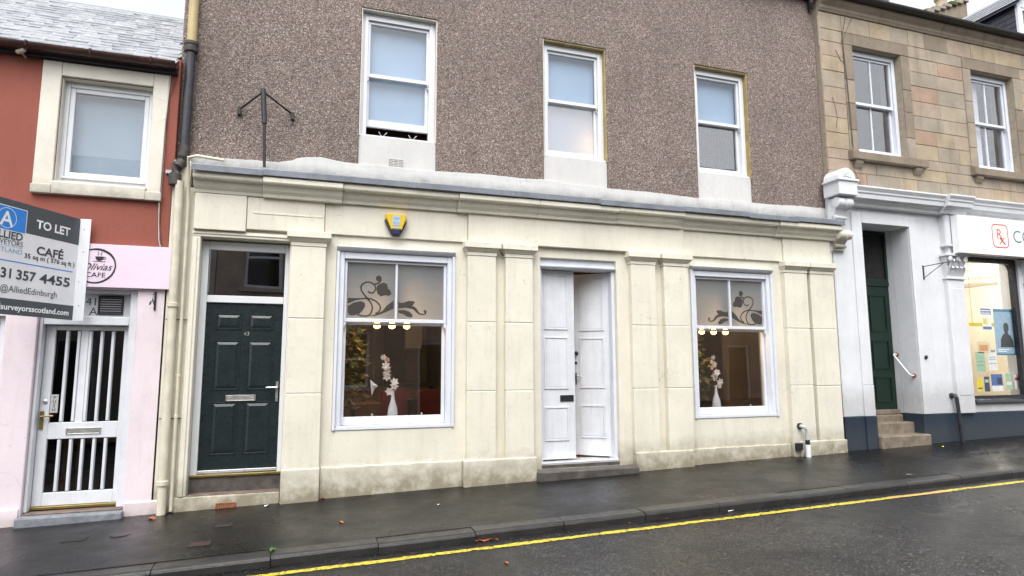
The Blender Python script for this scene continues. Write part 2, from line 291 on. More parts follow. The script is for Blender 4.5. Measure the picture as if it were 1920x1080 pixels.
# ------------------------------------------------------------------ mesh builder
ORI = {}          # world origin of every object built
class MB:
    def __init__(s): s.v = []; s.f = []
    def add(s, vs, fs):
        k = len(s.v); s.v += [tuple(p) for p in vs]; s.f += [tuple(i+k for i in q) for q in fs]; return s
    def box(s, x0, x1, y0, y1, z0, z1):
        return s.add([(x0,y0,z0),(x1,y0,z0),(x1,y1,z0),(x0,y1,z0),(x0,y0,z1),(x1,y0,z1),(x1,y1,z1),(x0,y1,z1)],
                     [(0,3,2,1),(4,5,6,7),(0,1,5,4),(1,2,6,5),(2,3,7,6),(3,0,4,7)])
    def prism(s, a, b):
        """two matching rings of points, capped"""
        n = len(a)
        return s.add(list(a)+list(b), [tuple(range(n))[::-1], tuple(range(n, 2*n))]+[(i, (i+1)%n, n+(i+1)%n, n+i) for i in range(n)])
    def px(s, yz, x0, x1): return s.prism([(x0,y,z) for y,z in yz], [(x1,y,z) for y,z in yz])
    def py(s, xz, y0, y1): return s.prism([(x,y0,z) for x,z in xz], [(x,y1,z) for x,z in xz])
    def pz(s, xy, z0, z1): return s.prism([(x,y,z0) for x,y in xy], [(x,y,z1) for x,y in xy])
    def tube(s, pts, r, n=10):
        pts = [Vector(p) for p in pts]; rs = r if isinstance(r, (list, tuple)) else [r]*len(pts); k = len(s.v); up = Vector((.31,.17,.93))
        for i, p in enumerate(pts):
            d = (pts[min(i+1, len(pts)-1)]-pts[max(i-1, 0)]).normalized(); a = d.cross(up)
            if a.length < .1: a = d.cross(Vector((1,0,0)))
            a.normalize(); b = d.cross(a)
            for j in range(n):
                th = 2*math.pi*j/n; q = p+rs[i]*(math.cos(th)*a+math.sin(th)*b); s.v.append(tuple(q))
        for i in range(len(pts)-1):
            for j in range(n): s.f.append((k+i*n+j, k+i*n+(j+1)%n, k+(i+1)*n+(j+1)%n, k+(i+1)*n+j))
        s.f.append(tuple(k+j for j in range(n))[::-1]); s.f.append(tuple(k+(len(pts)-1)*n+j for j in range(n))); return s
    def lathe(s, prof, c, n=20, axis='z'):
        k = len(s.v)
        for r, h in prof:
            for j in range(n):
                th = 2*math.pi*j/n; a, b = r*math.cos(th), r*math.sin(th)
                s.v.append({'z': (c[0]+a, c[1]+b, c[2]+h), 'y': (c[0]+a, c[1]+h, c[2]+b), 'x': (c[0]+h, c[1]+a, c[2]+b)}[axis])
        for i in range(len(prof)-1):
            for j in range(n): s.f.append((k+i*n+j, k+i*n+(j+1)%n, k+(i+1)*n+(j+1)%n, k+(i+1)*n+j))
        s.f.append(tuple(k+j for j in range(n))[::-1]); s.f.append(tuple(k+(len(prof)-1)*n+j for j in range(n))); return s
    def ring(s, x0, x1, z0, z1, w, y0, y1, wt=None, wb=None):
        """rectangular frame: two stiles and two rails butted end to end"""
        wt = w if wt is None else wt; wb = w if wb is None else wb
        s.box(x0, x0+w, y0, y1, z0, z1); s.box(x1-w, x1, y0, y1, z0, z1)
        s.box(x0+w, x1-w, y0+.0015, y1, z1-wt, z1); s.box(x0+w, x1-w, y0+.0015, y1, z0, z0+wb); return s
    def wall(s, x0, x1, z0, z1, y0, y1, holes):
        """slab in the X-Z plane pierced by rectangular holes, with reveals"""
        xs = sorted({x0, x1, *[q for h in holes for q in h[:2]]}); zs = sorted({z0, z1, *[q for h in holes for q in h[2:]]})
        inside = lambda i, j: 0 <= i < len(xs)-1 and 0 <= j < len(zs)-1 and not any(h[0]-1e-6 <= xs[i] and xs[i+1] <= h[1]+1e-6 and h[2]-1e-6 <= zs[j] and zs[j+1] <= h[3]+1e-6 for h in holes)
        idx = {}
        def vid(i, j, y):
            if (i, j, y) not in idx: idx[(i, j, y)] = len(s.v); s.v.append((xs[i], y, zs[j]))
            return idx[(i, j, y)]
        for i in range(len(xs)-1):
            for j in range(len(zs)-1):
                if not inside(i, j): continue
                s.f.append((vid(i,j,y0), vid(i+1,j,y0), vid(i+1,j+1,y0), vid(i,j+1,y0))); s.f.append((vid(i,j,y1), vid(i,j+1,y1), vid(i+1,j+1,y1), vid(i+1,j,y1)))
                for (di, dj, a, b) in ((-1,0,(i,j),(i,j+1)), (1,0,(i+1,j),(i+1,j+1)), (0,-1,(i,j),(i+1,j)), (0,1,(i,j+1),(i+1,j+1))):
                    if not inside(i+di, j+dj): s.f.append((vid(*a,y0), vid(*b,y0), vid(*b,y1), vid(*a,y1)))
        return s
    def xf(s, M): s.v = [tuple(M @ Vector(p)) for p in s.v]; return s
    def merge(s, o): return s.add(o.v, o.f)
    def build(s, name, mat, parent=None, bevel=0, smooth=False, origin=None, seg=1, inward=False):
        bm = bmesh.new(); vs_ = [bm.verts.new(p) for p in s.v]
        for q in s.f:
            try: bm.faces.new([vs_[i] for i in q])
            except ValueError: pass
        bmesh.ops.recalc_face_normals(bm, faces=bm.faces)
        if inward: bmesh.ops.reverse_faces(bm, faces=bm.faces)
        if origin is None:
            lo = [min(p[i] for p in s.v) for i in range(3)]; hi = [max(p[i] for p in s.v) for i in range(3)]
            origin = ((lo[0]+hi[0])/2, (lo[1]+hi[1])/2, lo[2])
        origin = Vector(origin); bmesh.ops.translate(bm, verts=bm.verts, vec=-origin)
        me = bpy.data.meshes.new(name); bm.to_mesh(me); bm.free()
        if smooth:
            me.polygons.foreach_set('use_smooth', [True]*len(me.polygons))
            me.set_sharp_from_angle(angle=R(40))
        return link(name, me, mat, parent, origin, bevel, seg)
def link(name, me, mat, parent, origin, bevel=0, seg=1):
    o = bpy.data.objects.new(name, me); C.objects.link(o)
    if mat and not me.materials: me.materials.append(MAT[mat])
    origin = Vector(origin); ORI[o.name] = origin
    if parent is not None: o.parent = parent; o.location = origin-ORI[parent.name]
    else: o.location = origin
    if bevel:
        b = o.modifiers.new('bevel', 'BEVEL'); b.width = bevel; b.segments = seg; b.limit_method = 'ANGLE'; b.angle_limit = R(40)
    return o
def tag(o, label=None, cat=None, group=None, kind=None):
    if label: o['label'] = label
    if cat: o['category'] = cat
    if group: o['group'] = group
    if kind: o['kind'] = kind
    return o
def thing(name, loc, label, cat, group=None):
    o = bpy.data.objects.new(name, None); C.objects.link(o); o.location = loc; o.empty_display_size = .1; ORI[o.name] = Vector(loc)
    return tag(o, label, cat, group)
def text(s, name, mat, parent, M, size, bold=0, shear=0, align='LEFT', width=None):
    """flat lettering: M maps (right, up, out) text axes to the world"""
    cu = bpy.data.curves.new(name, 'FONT'); cu.body = s; cu.size = size; cu.offset = bold; cu.shear = shear; cu.align_x = align; cu.resolution_u = 3
    tmp = bpy.data.objects.new('tmp', cu); C.objects.link(tmp); dg = bpy.context.evaluated_depsgraph_get(); dg.update()
    me = bpy.data.meshes.new_from_object(tmp.evaluated_get(dg)); bpy.data.objects.remove(tmp); bpy.data.curves.remove(cu)
    if width:
        xs = [v.co.x for v in me.vertices]; k = width/(max(xs)-min(xs))
        for v in me.vertices: v.co.x *= k
    org = M.translation.copy(); M2 = M.copy(); M2.translation = (0,0,0); me.transform(M2); me.name = name; me.materials.clear()
    return link(name, me, mat, parent, org)
def frame(o, u, v):
    u = Vector(u).normalized(); v = Vector(v).normalized(); n = u.cross(v); M = Matrix.Identity(4)
    for i in range(3): M[i][0], M[i][1], M[i][2], M[i][3] = u[i], v[i], n[i], o[i]
    return M
def pave(x, y): return .065+.0255*x+.02*y
def road_z(x, y): return -.061+.0255*x+.02*(-2.05-max(y, -5.3)) - (.02*(-5.3-y) if y < -5.3 else 0)
# ================================================================== ground, road, pavement, kerb
def sheet(name, x0, x1, y0, y1, fn, mat, nx=40, ny=20, dz=0):
    b = MB(); 
    for j in range(ny+1):
        for i in range(nx+1):
            x = x0+(x1-x0)*i/nx; y = y0+(y1-y0)*j/ny; b.v.append((x, y, fn(x, y)+dz))
    for j in range(ny):
        for i in range(nx): k = j*(nx+1)+i; b.f.append((k, k+1, k+nx+2, k+nx+1))
    o = b.build(name, mat, origin=(0,0,0)); tag(o, kind='structure'); return o
sheet('ground', -150, 150, -150, 150, lambda x, y: .0255*max(-40, min(40, x))-.45, 'earth', 60, 8)
sheet('road', -30, 40, -8.55, -2.03, road_z, 'road_wet', 70, 14)
sheet('pavement', -30, 40, -1.86, .6, pave, 'pavement_wet', 70, 4)
def opp_z(x, y): return road_z(x, -8.6)+.09
sheet('far_pavement', -30, 40, -11.2, -8.7, opp_z, 'pavement_wet', 70, 4)
for nm, y0, y1, fn in (('kerb', -2.04, -1.86, lambda x: pave(x, -1.95)), ('far_kerb', -8.7, -8.54, lambda x: opp_z(x, 0))):
    kb = MB(); kb.prism([(-30, y0+.02, fn(-30)-.25), (-30, y1-.02, fn(-30)-.25), (-30, y1-.02, fn(-30)-.03), (-30, y0+.02, fn(-30)-.03)], [(40, y0+.02, fn(40)-.25), (40, y1-.02, fn(40)-.25), (40, y1-.02, fn(40)-.03), (40, y0+.02, fn(40)-.03)])
    ko = kb.build(nm, 'kerb', origin=(0, y0, 0)); tag(ko, kind='structure')
    if nm == 'kerb':
        k = -6
        for k in range(-6, 19):
            x0 = -.18+.9*k+.0025; x1 = x0+.895; dz = random.uniform(-.006, .006); dy = random.uniform(-.006, .006); s = MB()
            za, zb = pave(x0, -2.05)+dz, pave(x1, -2.05)+dz
            prof = lambda z: [(-2.05+dy, z-.24), (-2.055+dy, z-.03), (-2.045+dy, z-.008), (-2.02+dy, z+.002), (-1.855, z+.004), (-1.855, z-.24)]
            s.prism([(x0, y, z) for y, z in prof(za)], [(x1, y, z) for y, z in prof(zb)]); s.build('kerb_stone', 'kerb', ko, bevel=.003)
# single yellow line with a ragged worn edge
def yellow(x0, x1, mat, yc=-2.315, w=.085):
    b = MB(); n = int((x1-x0)/.03); 
    for i in range(n+1):
        x = x0+(x1-x0)*i/n; e = random.uniform(-.008, .008)+.006*math.sin(x*7); e2 = random.uniform(-.008, .008)+.006*math.sin(x*5+1)
        if random.random() < .06: e2 += random.uniform(.01, .03)
        if random.random() < .06: e -= random.uniform(.01, .03)
        for y in (yc-w/2-e2*0+e2, yc+w/2+e): b.v.append((x, y, road_z(x, y)+.004))
    b.f = [(2*i, 2*i+2, 2*i+3, 2*i+1) for i in range(n)]
    return tag(b.build('yellow_line', mat, origin=(x0, yc, road_z(x0, yc))), kind='structure')
yellow(-8, 2.06, 'yellow_paint'); yellow(2.065, 4.3, 'yellow_paint'); yellow(4.31, 6.45, 'yellow_paint'); yellow(6.45, 7.3, 'yellow_faded'); yellow(7.3, 20, 'yellow_paint')

# ================================================================== shared builders
def sash(b, x0, x1, z0, z1, y, w=.05, wt=.05, wb=.05, d=.04, bars=()):
    b.ring(x0, x1, z0, z1, w, y, y+d, wt, wb)
    for xb in bars: b.box(xb-.012, xb+.012, y+.004, y+d-.004, z0+wb, z1-wt)
    return b
def pane(parent, x0, x1, z0, z1, y, mat='glass', name='pane'):
    return MB().box(x0, x1, y, y+.004, z0, z1).build(name, mat, parent)

def sash_window(bld, x0, x1, z0, z1, y, zm, fw=.085, head=.10, lift=0., bars=0, mat='white_upvc', gl='glass', gl2=None, sill=.05, blind=None, sillmat=None, horns=True, label=None):
    """sliding sash window: box frame, two sashes, two panes, sill"""
    w = MB(); w.box(x0, x0+fw, y, y+.13, z0+sill, z1); w.box(x1-fw, x1, y, y+.13, z0+sill, z1); w.box(x0+fw, x1-fw, y+.002, y+.13, z1-head, z1)
    w.box(x0+fw*.55, x0+fw+.012, y-.012, y, z0+sill, z1-head*.6); w.box(x1-fw-.012, x1-fw*.55, y-.012, y, z0+sill, z1-head*.6); w.box(x0+fw+.012, x1-fw-.012, y-.012, y, z1-head-.012, z1-head*.6)
    wo_ = w.build('window', mat, bld, bevel=.004)
    if label: wo_['label'] = label
    a, c = x0+fw+.002, x1-fw-.002; bw = [] if not bars else [a+(c-a)*(i+1)/(bars+1) for i in range(bars)]
    zt = z1-head-.002
    up = MB(); sash(up, a, c, zm-.025, zt, y+.02, .042, .05, .05, .04, bw)
    if horns:
        for xa, xb in ((a, a+.04), (c-.04, c)): up.py([(xa, zm-.027), (xb, zm-.027), ((xb if xa == a else xa)-(.012 if xa == a else -.012), zm-.075), (xa if xa == a else xb, zm-.095)], y+.022, y+.058)
    up.build('upper_sash', mat, wo_, bevel=.003)
    lo = MB(); sash(lo, a, c, z0+sill+lift+.002, zm+.022+0*lift, y+.068, .045, .045, .095, .045, bw); lo.build('lower_sash', mat, wo_, bevel=.003)
    pane(wo_, a+.04, c-.04, zm+.022, zt-.048, y+.04, gl); pane(wo_, a+.043, c-.043, z0+sill+lift+.095, zm-.02, y+.09, gl2 or gl)
    MB().px([(y-.06, z0), (y+.13, z0), (y+.13, z0+sill), (y-.06, z0+sill-.018)], x0-.0, x1+.0).build('sill', sillmat or mat, wo_, bevel=.004)
    if blind:
        bt, bb, bm_ = blind; MB().box(a+.01, c-.01, y+.145, y+.15, bb, bt).build('blind', bm_, wo_)
    return wo_
def room(bld, name, x0, x1, y0, y1, z0, z1, mat, floor=None, ceil=None):
    b = MB(); b.box(x0, x1, y1, y1+.05, z0, z1); b.box(x0-.05, x0, y0, y1+.05, z0, z1); b.box(x1, x1+.05, y0, y1+.05, z0, z1); b.build(name+'_wall', mat, bld)
    MB().box(x0-.05, x1+.05, y0, y1+.05, z0-.05, z0-.001).build(name+'_floor', floor or mat, bld); MB().box(x0-.05, x1+.05, y0, y1+.05, z1+.001, z1+.05).build(name+'_ceiling', ceil or mat, bld)

# ================================================================== the middle building: cream shopfront under pebbledash
shop = thing('shop_building', (3.4, .3, .1), 'cream painted shopfront with pilasters under a brown pebbledash upper storey', 'building')
UW = [(.61, 1.63), (3.19, 4.20), (5.76, 6.77)]; UZ0, UZ1 = 4.607, 6.37
MB().wall(-1.50, 8.24, 4.02, 7.9, .10, .50, [(a, b, 4.10, UZ1) for a, b in UW]).build('upper_wall', 'pebbledash', shop, bevel=.012)
for a, b in UW: MB().box(a+.002, b-.002, .135, .48, 4.10, UZ0-.002).build('window_apron', 'white_band', shop)
for i, (a, b) in enumerate(UW):
    bl = [(6.25, 4.83, 'blind'), (6.25, 4.70, 'blind_lit'), (6.25, 5.50, 'blind')][i]
    w = sash_window(shop, a, b, UZ0, UZ1, .20, 5.49, lift=(.14 if i == 0 else 0), blind=bl, sill=.045, gl='glass_grey', gl2='glass_sky' if i else None,
                    label=['white sash window standing slightly open above the alarm box', 'white sash window with a warm glow in its lower pane', 'white sash window nearest the sandstone building'][i])
    MB().box(a+.001, a+.012, .11, .199, UZ0, UZ1-.002).build('reveal_lining', 'reveal', w); MB().box(b-.014, b-.001, .115, .199, UZ0, UZ1-.002).build('reveal_lining', 'ochre' if i else 'reveal', w)
    MB().box(a+.0125, b-.0145, .115, .199, UZ1-.014, UZ1-.001).build('reveal_lining', 'ochre' if i else 'reveal', w)
    if i == 1: MB().box(a+.1, b-.1, .335, .342, 5.50, 6.26).build('blind', 'blind', w)
    if i == 0:
        for xx in (.88, 1.28): MB().tube([(xx, .27, 4.735), (xx+.05, .275, 4.665), (xx+.11, .27, 4.735)], .006, 6).build('stay', 'grey_pipe', w)
room(shop, 'upper_room', -1.2, 8.1, .50, 3.4, 4.3, 7.0, 'room_dark')
lampo = thing('lamp', (4.08, .62, 4.62), 'lit lamp glowing behind the frosted lower pane upstairs', 'lamp')
MB().lathe([(.05,0),(.05,.02),(.012,.03),(.012,.22)], (4.08,.62,4.62), 12).build('lamp_base', 'wood', lampo); MB().lathe([(.03,.22),(.055,.26),(.055,.32),(.02,.36)], (4.08,.62,4.62), 12).build('lamp_bulb', 'bedside', lampo)
# white painted band with a ragged upper edge above the leadwork
tops = [(-1.47,4.08),(-1.2,4.11),(-.9,4.115),(-.61,4.13),(-.35,4.13),(-.2,4.17),(-.12,4.21),(.0,4.235),(.14,4.25),(.3,4.225),(.45,4.21),(.9,4.215),(1.4,4.20),(1.8,4.215),(2.3,4.235),(2.8,4.225),(3.17,4.24),(3.6,4.215),(4.25,4.20),(5.,4.205),(5.71,4.18),(6.3,4.20),(7.1,4.19),(7.7,4.215),(8.22,4.21)]
pts = []
for (xa, za), (xb, zb) in zip(tops, tops[1:]):
    n = max(1, int((xb-xa)/.05))
    for k in range(n): f = k/n; pts.append((xa+(xb-xa)*f, za+(zb-za)*f+random.uniform(-.0035, .0035)))
pts.append(tops[-1]); b = MB()
for i, (x, z) in enumerate(pts): b.v += [(x, .086, 3.95), (x, .089, z-.004), (x, .092, z), (x, .12, z+.001), (x, .12, 3.95)]
for i in range(len(pts)-1):
    for j in range(5): a_ = i*5; b.f.append((a_+j, a_+(j+1)%5, a_+5+(j+1)%5, a_+5+j))
b.f += [(0,1,2,3,4), tuple(5*(len(pts)-1)+j for j in range(5))]; b.build('painted_band', 'white_band', shop)
# leadwork: sheets dressed over the cornice
br = [-1.26, -.50, .44, 1.32, 2.62, 3.9, 5.22, 6.4, 7.3, 8.235]
for i, (x0, x1) in enumerate(zip(br, br[1:])):
    dz = random.uniform(-.008, .008); dy = random.uniform(-.008, .004)
    MB().px([(.09, 3.995+dz), (-.255+dy, 3.93+dz), (-.268+dy, 3.92+dz), (-.264+dy, 3.845+dz), (-.250+dy, 3.845+dz), (-.246+dy, 3.905+dz), (.09, 3.97+dz)], x0-.012*(i % 2), x1+.012*(i % 2)).build('lead_sheet', 'lead', shop, bevel=.004)
# cornice stones
cb = [-1.25, -.50, .42, 1.88, 3.0, 4.2, 5.27, 6.98, 8.21]
for i, (x0, x1) in enumerate(zip(cb, cb[1:])):
    dy = [0, -.035, .0, -.03, -.03, -.035, .0, -.03][i]; dz = random.uniform(-.006, .006)
    P = [(.05, 3.63), (-.075+dy, 3.63), (-.085+dy, 3.665), (-.12+dy, 3.70), (-.145+dy, 3.745), (-.155+dy, 3.765), (-.21+dy*.6, 3.768), (-.222+dy*.6, 3.785), (-.222+dy*.6, 3.835), (-.20, 3.885), (.05, 3.945)]
    MB().px([(y, z+dz) for y, z in P], x0+.002, x1-.002).build('cornice_stone', 'cream', shop, bevel=.004)
# frieze: recessed runs and proud blocks
for x0, x1, y, z0 in ((-1.23, -.672, -.075, 3.20), (-.668, .218, -.058, 3.235), (.222, 2.038, -.035, 3.24), (2.042, 5.338, -.065, 3.245), (5.342, 7.158, -.035, 3.24), (7.162, 8.10, -.06, 3.235)):
    MB().box(x0, x1, y, .06, z0, 3.628).build('frieze_block', 'cream', shop, bevel=.007, seg=2)
MB().box(-.60, .20, -.064, -.05, 3.425, 3.45).build('frieze_fillet', 'cream', shop, bevel=.004)
# ground floor wall
OP = [(-1.15, -.17, -.3, 3.12), (.38, 1.88, .85, 3.10), (3.08, 4.24, .26, 3.10), (5.46, 6.95, .85, 3.10)]
MB().wall(-1.30, 8.20, -.3, 3.70, .0, .34, OP).build('ground_floor_wall', 'cream', shop, bevel=.008, seg=2)
for x0, x1 in ((.262, 1.988), (5.362, 7.128)):
    b = MB(); n = 24
    top = [(x0+(x1-x0)*i/n, .43+random.uniform(-.006, .006)) for i in range(n+1)]
    b.py([(x0, -.2), (x1, -.2)]+top[::-1], -.032, .01); b.build('plinth', 'cream', shop, bevel=.008)
for x0, x1, zt in ((-.17, .258, .44), (1.99, 2.975, .44), (4.435, 5.358, .43), (7.24, 8.14, .47)):
    MB().box(x0, x1, -.115, .01, -.2, zt).build('pedestal', 'cream', shop, bevel=.014, seg=2)
for x0, x1 in ((-.152, .248), (2.03, 2.42), (2.55, 2.94), (4.43, 4.83), (4.97, 5.38), (7.13, 7.57), (7.635, 8.105)):
    b = MB(); y = -.088
    zs = [.40, 1.298, 2.186, 3.06] if x0 < 7 or x0 > 7.5 else [-.1, 1.31, 2.186, 3.06]
    for z0, z1 in zip(zs, zs[1:]): b.box(x0+random.uniform(-.002, .002), x1+random.uniform(-.002, .002), y+random.uniform(-.002, .002), .01, z0+.003, z1-.003)
    b.box(x0+.006, x1-.006, y+.006, .008, zs[0]+.01, zs[-1]-.01)
    po = b.build('pilaster', 'cream', shop, bevel=.009, seg=2)
    ov = .027 if x0 > 7 else .055
    c = MB(); c.box(x0-.008, x1+.008, y-.008, .005, 3.06, 3.105)
    c.prism([(x0-.004, y-.004, 3.107), (x1+.004, y-.004, 3.107), (x1+.004, .005, 3.107), (x0-.004, .005, 3.107)], [(x0-ov+.01, y-.05, 3.155), (x1+ov-.01, y-.05, 3.155), (x1+ov-.01, .005, 3.155), (x0-ov+.01, .005, 3.155)])
    c.box(x0-ov, x1+ov, y-.062, .005, 3.157, 3.238); c.build('capital', 'cream', po, bevel=.007, seg=2)
# two shop windows
def pattern(wo_, mirror):
    zc = lambda x, y: at(600+x/6.75, 440+y/6.75, .072)
    def pt(x, y):
        p = zc(x, y); X = p.x
        if mirror: X = (.38+1.88)/2+(5.46+6.95)/2-X
        return (X, p.z)
    blobs = [[(720,650),(760,620),(810,605),(850,625),(862,680),(890,705),(905,750),(870,775),(835,765),(800,772),(765,780),(728,745),(712,690)],
             [(352,800),(450,803),(560,800),(610,812),(520,818),(450,830),(352,872)], [(352,905),(420,862),(520,840),(568,865),(572,905),(540,960),(500,1000),(430,1022),(372,1020),(352,980)],
             [(600,1032),(700,1012),(790,965),(850,895),(932,832),(932,935),(870,965),(780,1003),(690,1030)],
             [(992,838),(1010,862),(1060,860),(1120,838),(1185,840),(1200,862),(1168,898),(1215,925),(1258,988),(1308,1006),(1326,988),(1306,968),(1328,950),(1350,970),(1342,1006),(1300,1022),(1240,1003),(1180,945),(1090,925),(992,930)],
             [(992,958),(1060,952),(1130,972),(1175,1020),(1163,1048),(1110,1040),(1050,1003),(992,988)]]
    blobs.append([(745+38*math.cos(t*.5236), 555+38*math.sin(t*.5236)) for t in range(12)])
    strokes = [([(470,1012),(560,1030),(625,1015),(655,965),(660,900),(625,835),(565,765),(522,695),(530,635),(585,602),(645,606),(692,640),(702,690),(680,728),(640,738),(605,718)], 17),
               ([(560,806),(640,812),(715,848),(762,910),(752,965),(700,1004)], 17), ([(690,628),(740,612),(776,572)], 20)]
    b = MB()
    for q in blobs:
        c = [pt(*p) for p in q]; b.prism([(x, .0765, z) for x, z in c], [(x, .0775, z) for x, z in c])
    for q, w in strokes:
        P = []
        for i in range(len(q)-1):
            p0, p1, p2, p3 = [Vector(q[max(0, min(len(q)-1, i+k))]) for k in (-1, 0, 1, 2)]
            for k in range(5): t = k/5; P.append(.5*((2*p1)+(-p0+p2)*t+(2*p0-5*p1+4*p2-p3)*t*t+(-p0+3*p1-3*p2+p3)*t**3))
        P.append(Vector(q[-1])); L, Rr = [], []
        for i, p in enumerate(P):
            d = (P[min(i+1, len(P)-1)]-P[max(0, i-1)]).normalized(); nrm = Vector((-d.y, d.x))*w*.55; L.append(p+nrm); Rr.append(p-nrm)
        for i in range(len(P)-1):
            c = [pt(*z) for z in (L[i], L[i+1], Rr[i+1], Rr[i])]; b.prism([(x, .0755, z) for x, z in c], [(x, .0763, z) for x, z in c])
    b.build('etched_pattern', 'frosted_clear', wo_)
for i, (x0, x1) in enumerate(((.38, 1.88), (5.46, 6.95))):
    z0, z1 = .852, 3.098; x0 += .002; x1 -= .002; w = MB(); y = .0
    w.box(x0, x0+.035, -.028, .16, z0, z1-.06); w.box(x1-.035, x1, -.028, .16, z0, z1-.06)             # outer architrave
    w.box(x0+.037, x0+.095, .002, .16, z0+.045, z1-.06); w.box(x1-.095, x1-.037, .002, .16, z0+.045, z1-.06); w.box(x0+.097, x1-.097, .004, .16, z1-.145, z1-.062)
    w.box(x0+.037, x1-.037, -.012, .16, z0, z0+.043)
    wo_ = w.build('window', 'white_paint', shop, bevel=.005, seg=2); wo_['label'] = ['shop window with frosted scroll beside the dark green door' , 'shop window with frosted scroll beside the grey waste pipe'][i]
    hd = MB(); hd.px([(.16, z1-.058), (-.02, z1-.058), (-.045, z1-.035), (-.06, z1-.012), (-.06, z1-.002), (.16, z1-.002)], x0, x1); hd.build('head_moulding', 'grey_head', wo_, bevel=.003)
    a, c = x0+.099, x1-.099; zm = 2.185; mid = (a+c)/2
    MB().ring(a, c, zm-.02, z1-.147, .035, .045, .10, .035, .045).box(mid-.014, mid+.014, .05, .095, zm+.026, z1-.183).build('upper_sash', 'white_paint', wo_, bevel=.004)
    for xa, s_ in ((a, 1), (c, -1)): MB().py([(xa, zm-.02), (xa+s_*.035, zm-.02), (xa+s_*.03, zm-.06), (xa+s_*.008, zm-.085), (xa, zm-.10)], .05, .098).build('sash_horn', 'white_paint', wo_)
    MB().ring(a, c, z0+.047, zm-.022, .04, .105, .15, .03, .10).build('lower_sash', 'white_paint', wo_, bevel=.004)
    for k in (.30, .78): MB().lathe([(.010,0),(.012,.02),(.008,.032)], (a+(c-a)*k, .15, z0+.147), 8).build('sash_lift', 'white_upvc', wo_)
    pane(wo_, a+.033, mid-.013, zm+.024, z1-.18, .078, 'frosted_shop'); pane(wo_, mid+.013, c-.033, zm+.024, z1-.18, .078, 'frosted_shop'); pane(wo_, a+.038, c-.038, z0+.145, zm-.05, .125, 'glass_room')
    pattern(wo_, i == 1)
    MB().box(x0+.04, x1-.04, .165, .55, z0+.005, z0+.04).build('window_board', 'white_paint', wo_)

# dark green front door with fanlight
Y = .13
fr = MB(); fr.box(-1.148, -1.075, Y, Y+.08, .37, 3.10); fr.box(-.222, -.172, Y, Y+.08, .37, 3.10); fr.box(-1.073, -.224, Y+.002, Y+.08, 3.0, 3.10); fr.box(-1.073, -.224, Y+.002, Y+.08, 2.37, 2.455)
dfo = fr.build('door_frame', 'white_upvc', shop, bevel=.005)
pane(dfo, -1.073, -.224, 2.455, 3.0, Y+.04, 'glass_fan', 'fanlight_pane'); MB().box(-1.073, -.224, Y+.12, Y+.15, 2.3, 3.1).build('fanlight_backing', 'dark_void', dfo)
dr = MB().box(-1.07, -.227, Y+.03, Y+.075, .44, 2.365).build('door', 'teal_door', shop, bevel=.003); dr['label'] = 'dark green six panelled front door'
for x0, x1 in ((-.945, -.705), (-.585, -.345)):
    for z0, z1 in ((2.075, 2.225), (1.365, 1.905), (.625, 1.185)):
        b = MB(); b.ring(x0-.022, x1+.022, z0-.022, z1+.022, .016, Y+.022, Y+.0295)
        b.prism([(x0, Y+.0295, z0), (x1, Y+.0295, z0), (x1, Y+.0295, z1), (x0, Y+.0295, z1)], [(x0+.03, Y+.018, z0+.03), (x1-.03, Y+.018, z0+.03), (x1-.03, Y+.018, z1-.03), (x0+.03, Y+.018, z1-.03)]); b.build('door_panel', 'teal_door', dr, bevel=.002)
MB().ring(-.815, -.49, 1.215, 1.285, .012, Y+.014, Y+.029).box(-.80, -.505, Y+.018, Y+.028, 1.229, 1.271).build('letter_plate', 'chrome', dr, bevel=.003)
MB().box(-.27, -.242, Y+.014, Y+.029, 1.20, 1.44).tube([(-.256, Y+.01, 1.37), (-.256, Y-.03, 1.37), (-.30, Y-.035, 1.37), (-.375, Y-.032, 1.368)], .009, 8).build('handle', 'chrome', dr, smooth=True)
text('43', 'number', 'chrome', dr, frame((-.655, Y+.026, 1.985), (1,0,0), (0,0,1)), .065)
MB().box(-1.07, -.227, Y+.0, Y+.028, .405, .438).build('door_threshold', 'aluminium', shop, bevel=.004); MB().box(-1.148, -.172, Y-.03, Y+.08, .365, .395).build('door_cill', 'brass', shop, bevel=.006)
MB().wall(-1.30, -.172, -.2, .362, Y-.01, .33, []).build('door_riser', 'step_dark', shop)
st = MB(); st.box(-1.285, -.175, -.035, Y-.012, -.2, .185); st.build('front_step', 'cream', shop, bevel=.012, seg=2); MB().box(-1.14, -.18, -.02, Y-.012, .186, .20).build('step_tread', 'step_stone', shop, bevel=.008)
# moulded door surround
for x0, x1, z0, z1 in ((-1.24, -1.152, .19, 3.12), (-1.24, -.155, 3.122, 3.198)):
    b = MB(); b.box(x0, x1, -.03, .0, z0, z1); b.box(x0+.02 if z1-z0 > 1 else x0, x1-.03 if z1-z0 > 1 else x1, -.042, -.03, z0 if z1-z0 > 1 else z0+.03, z1-.02); b.build('door_surround', 'cream', shop, bevel=.005)
av = thing('air_brick', (-.74, -.04, .05), 'rusty iron air brick low in the cream front step', 'air brick')
b = MB().ring(-.84, -.63, .035, .10, .008, -.046, -.0365)
for k in range(9): b.box(-.826+.0215*k, -.816+.0215*k, -.044, -.0365, .043, .092)
b.build('grille', 'rust', av)
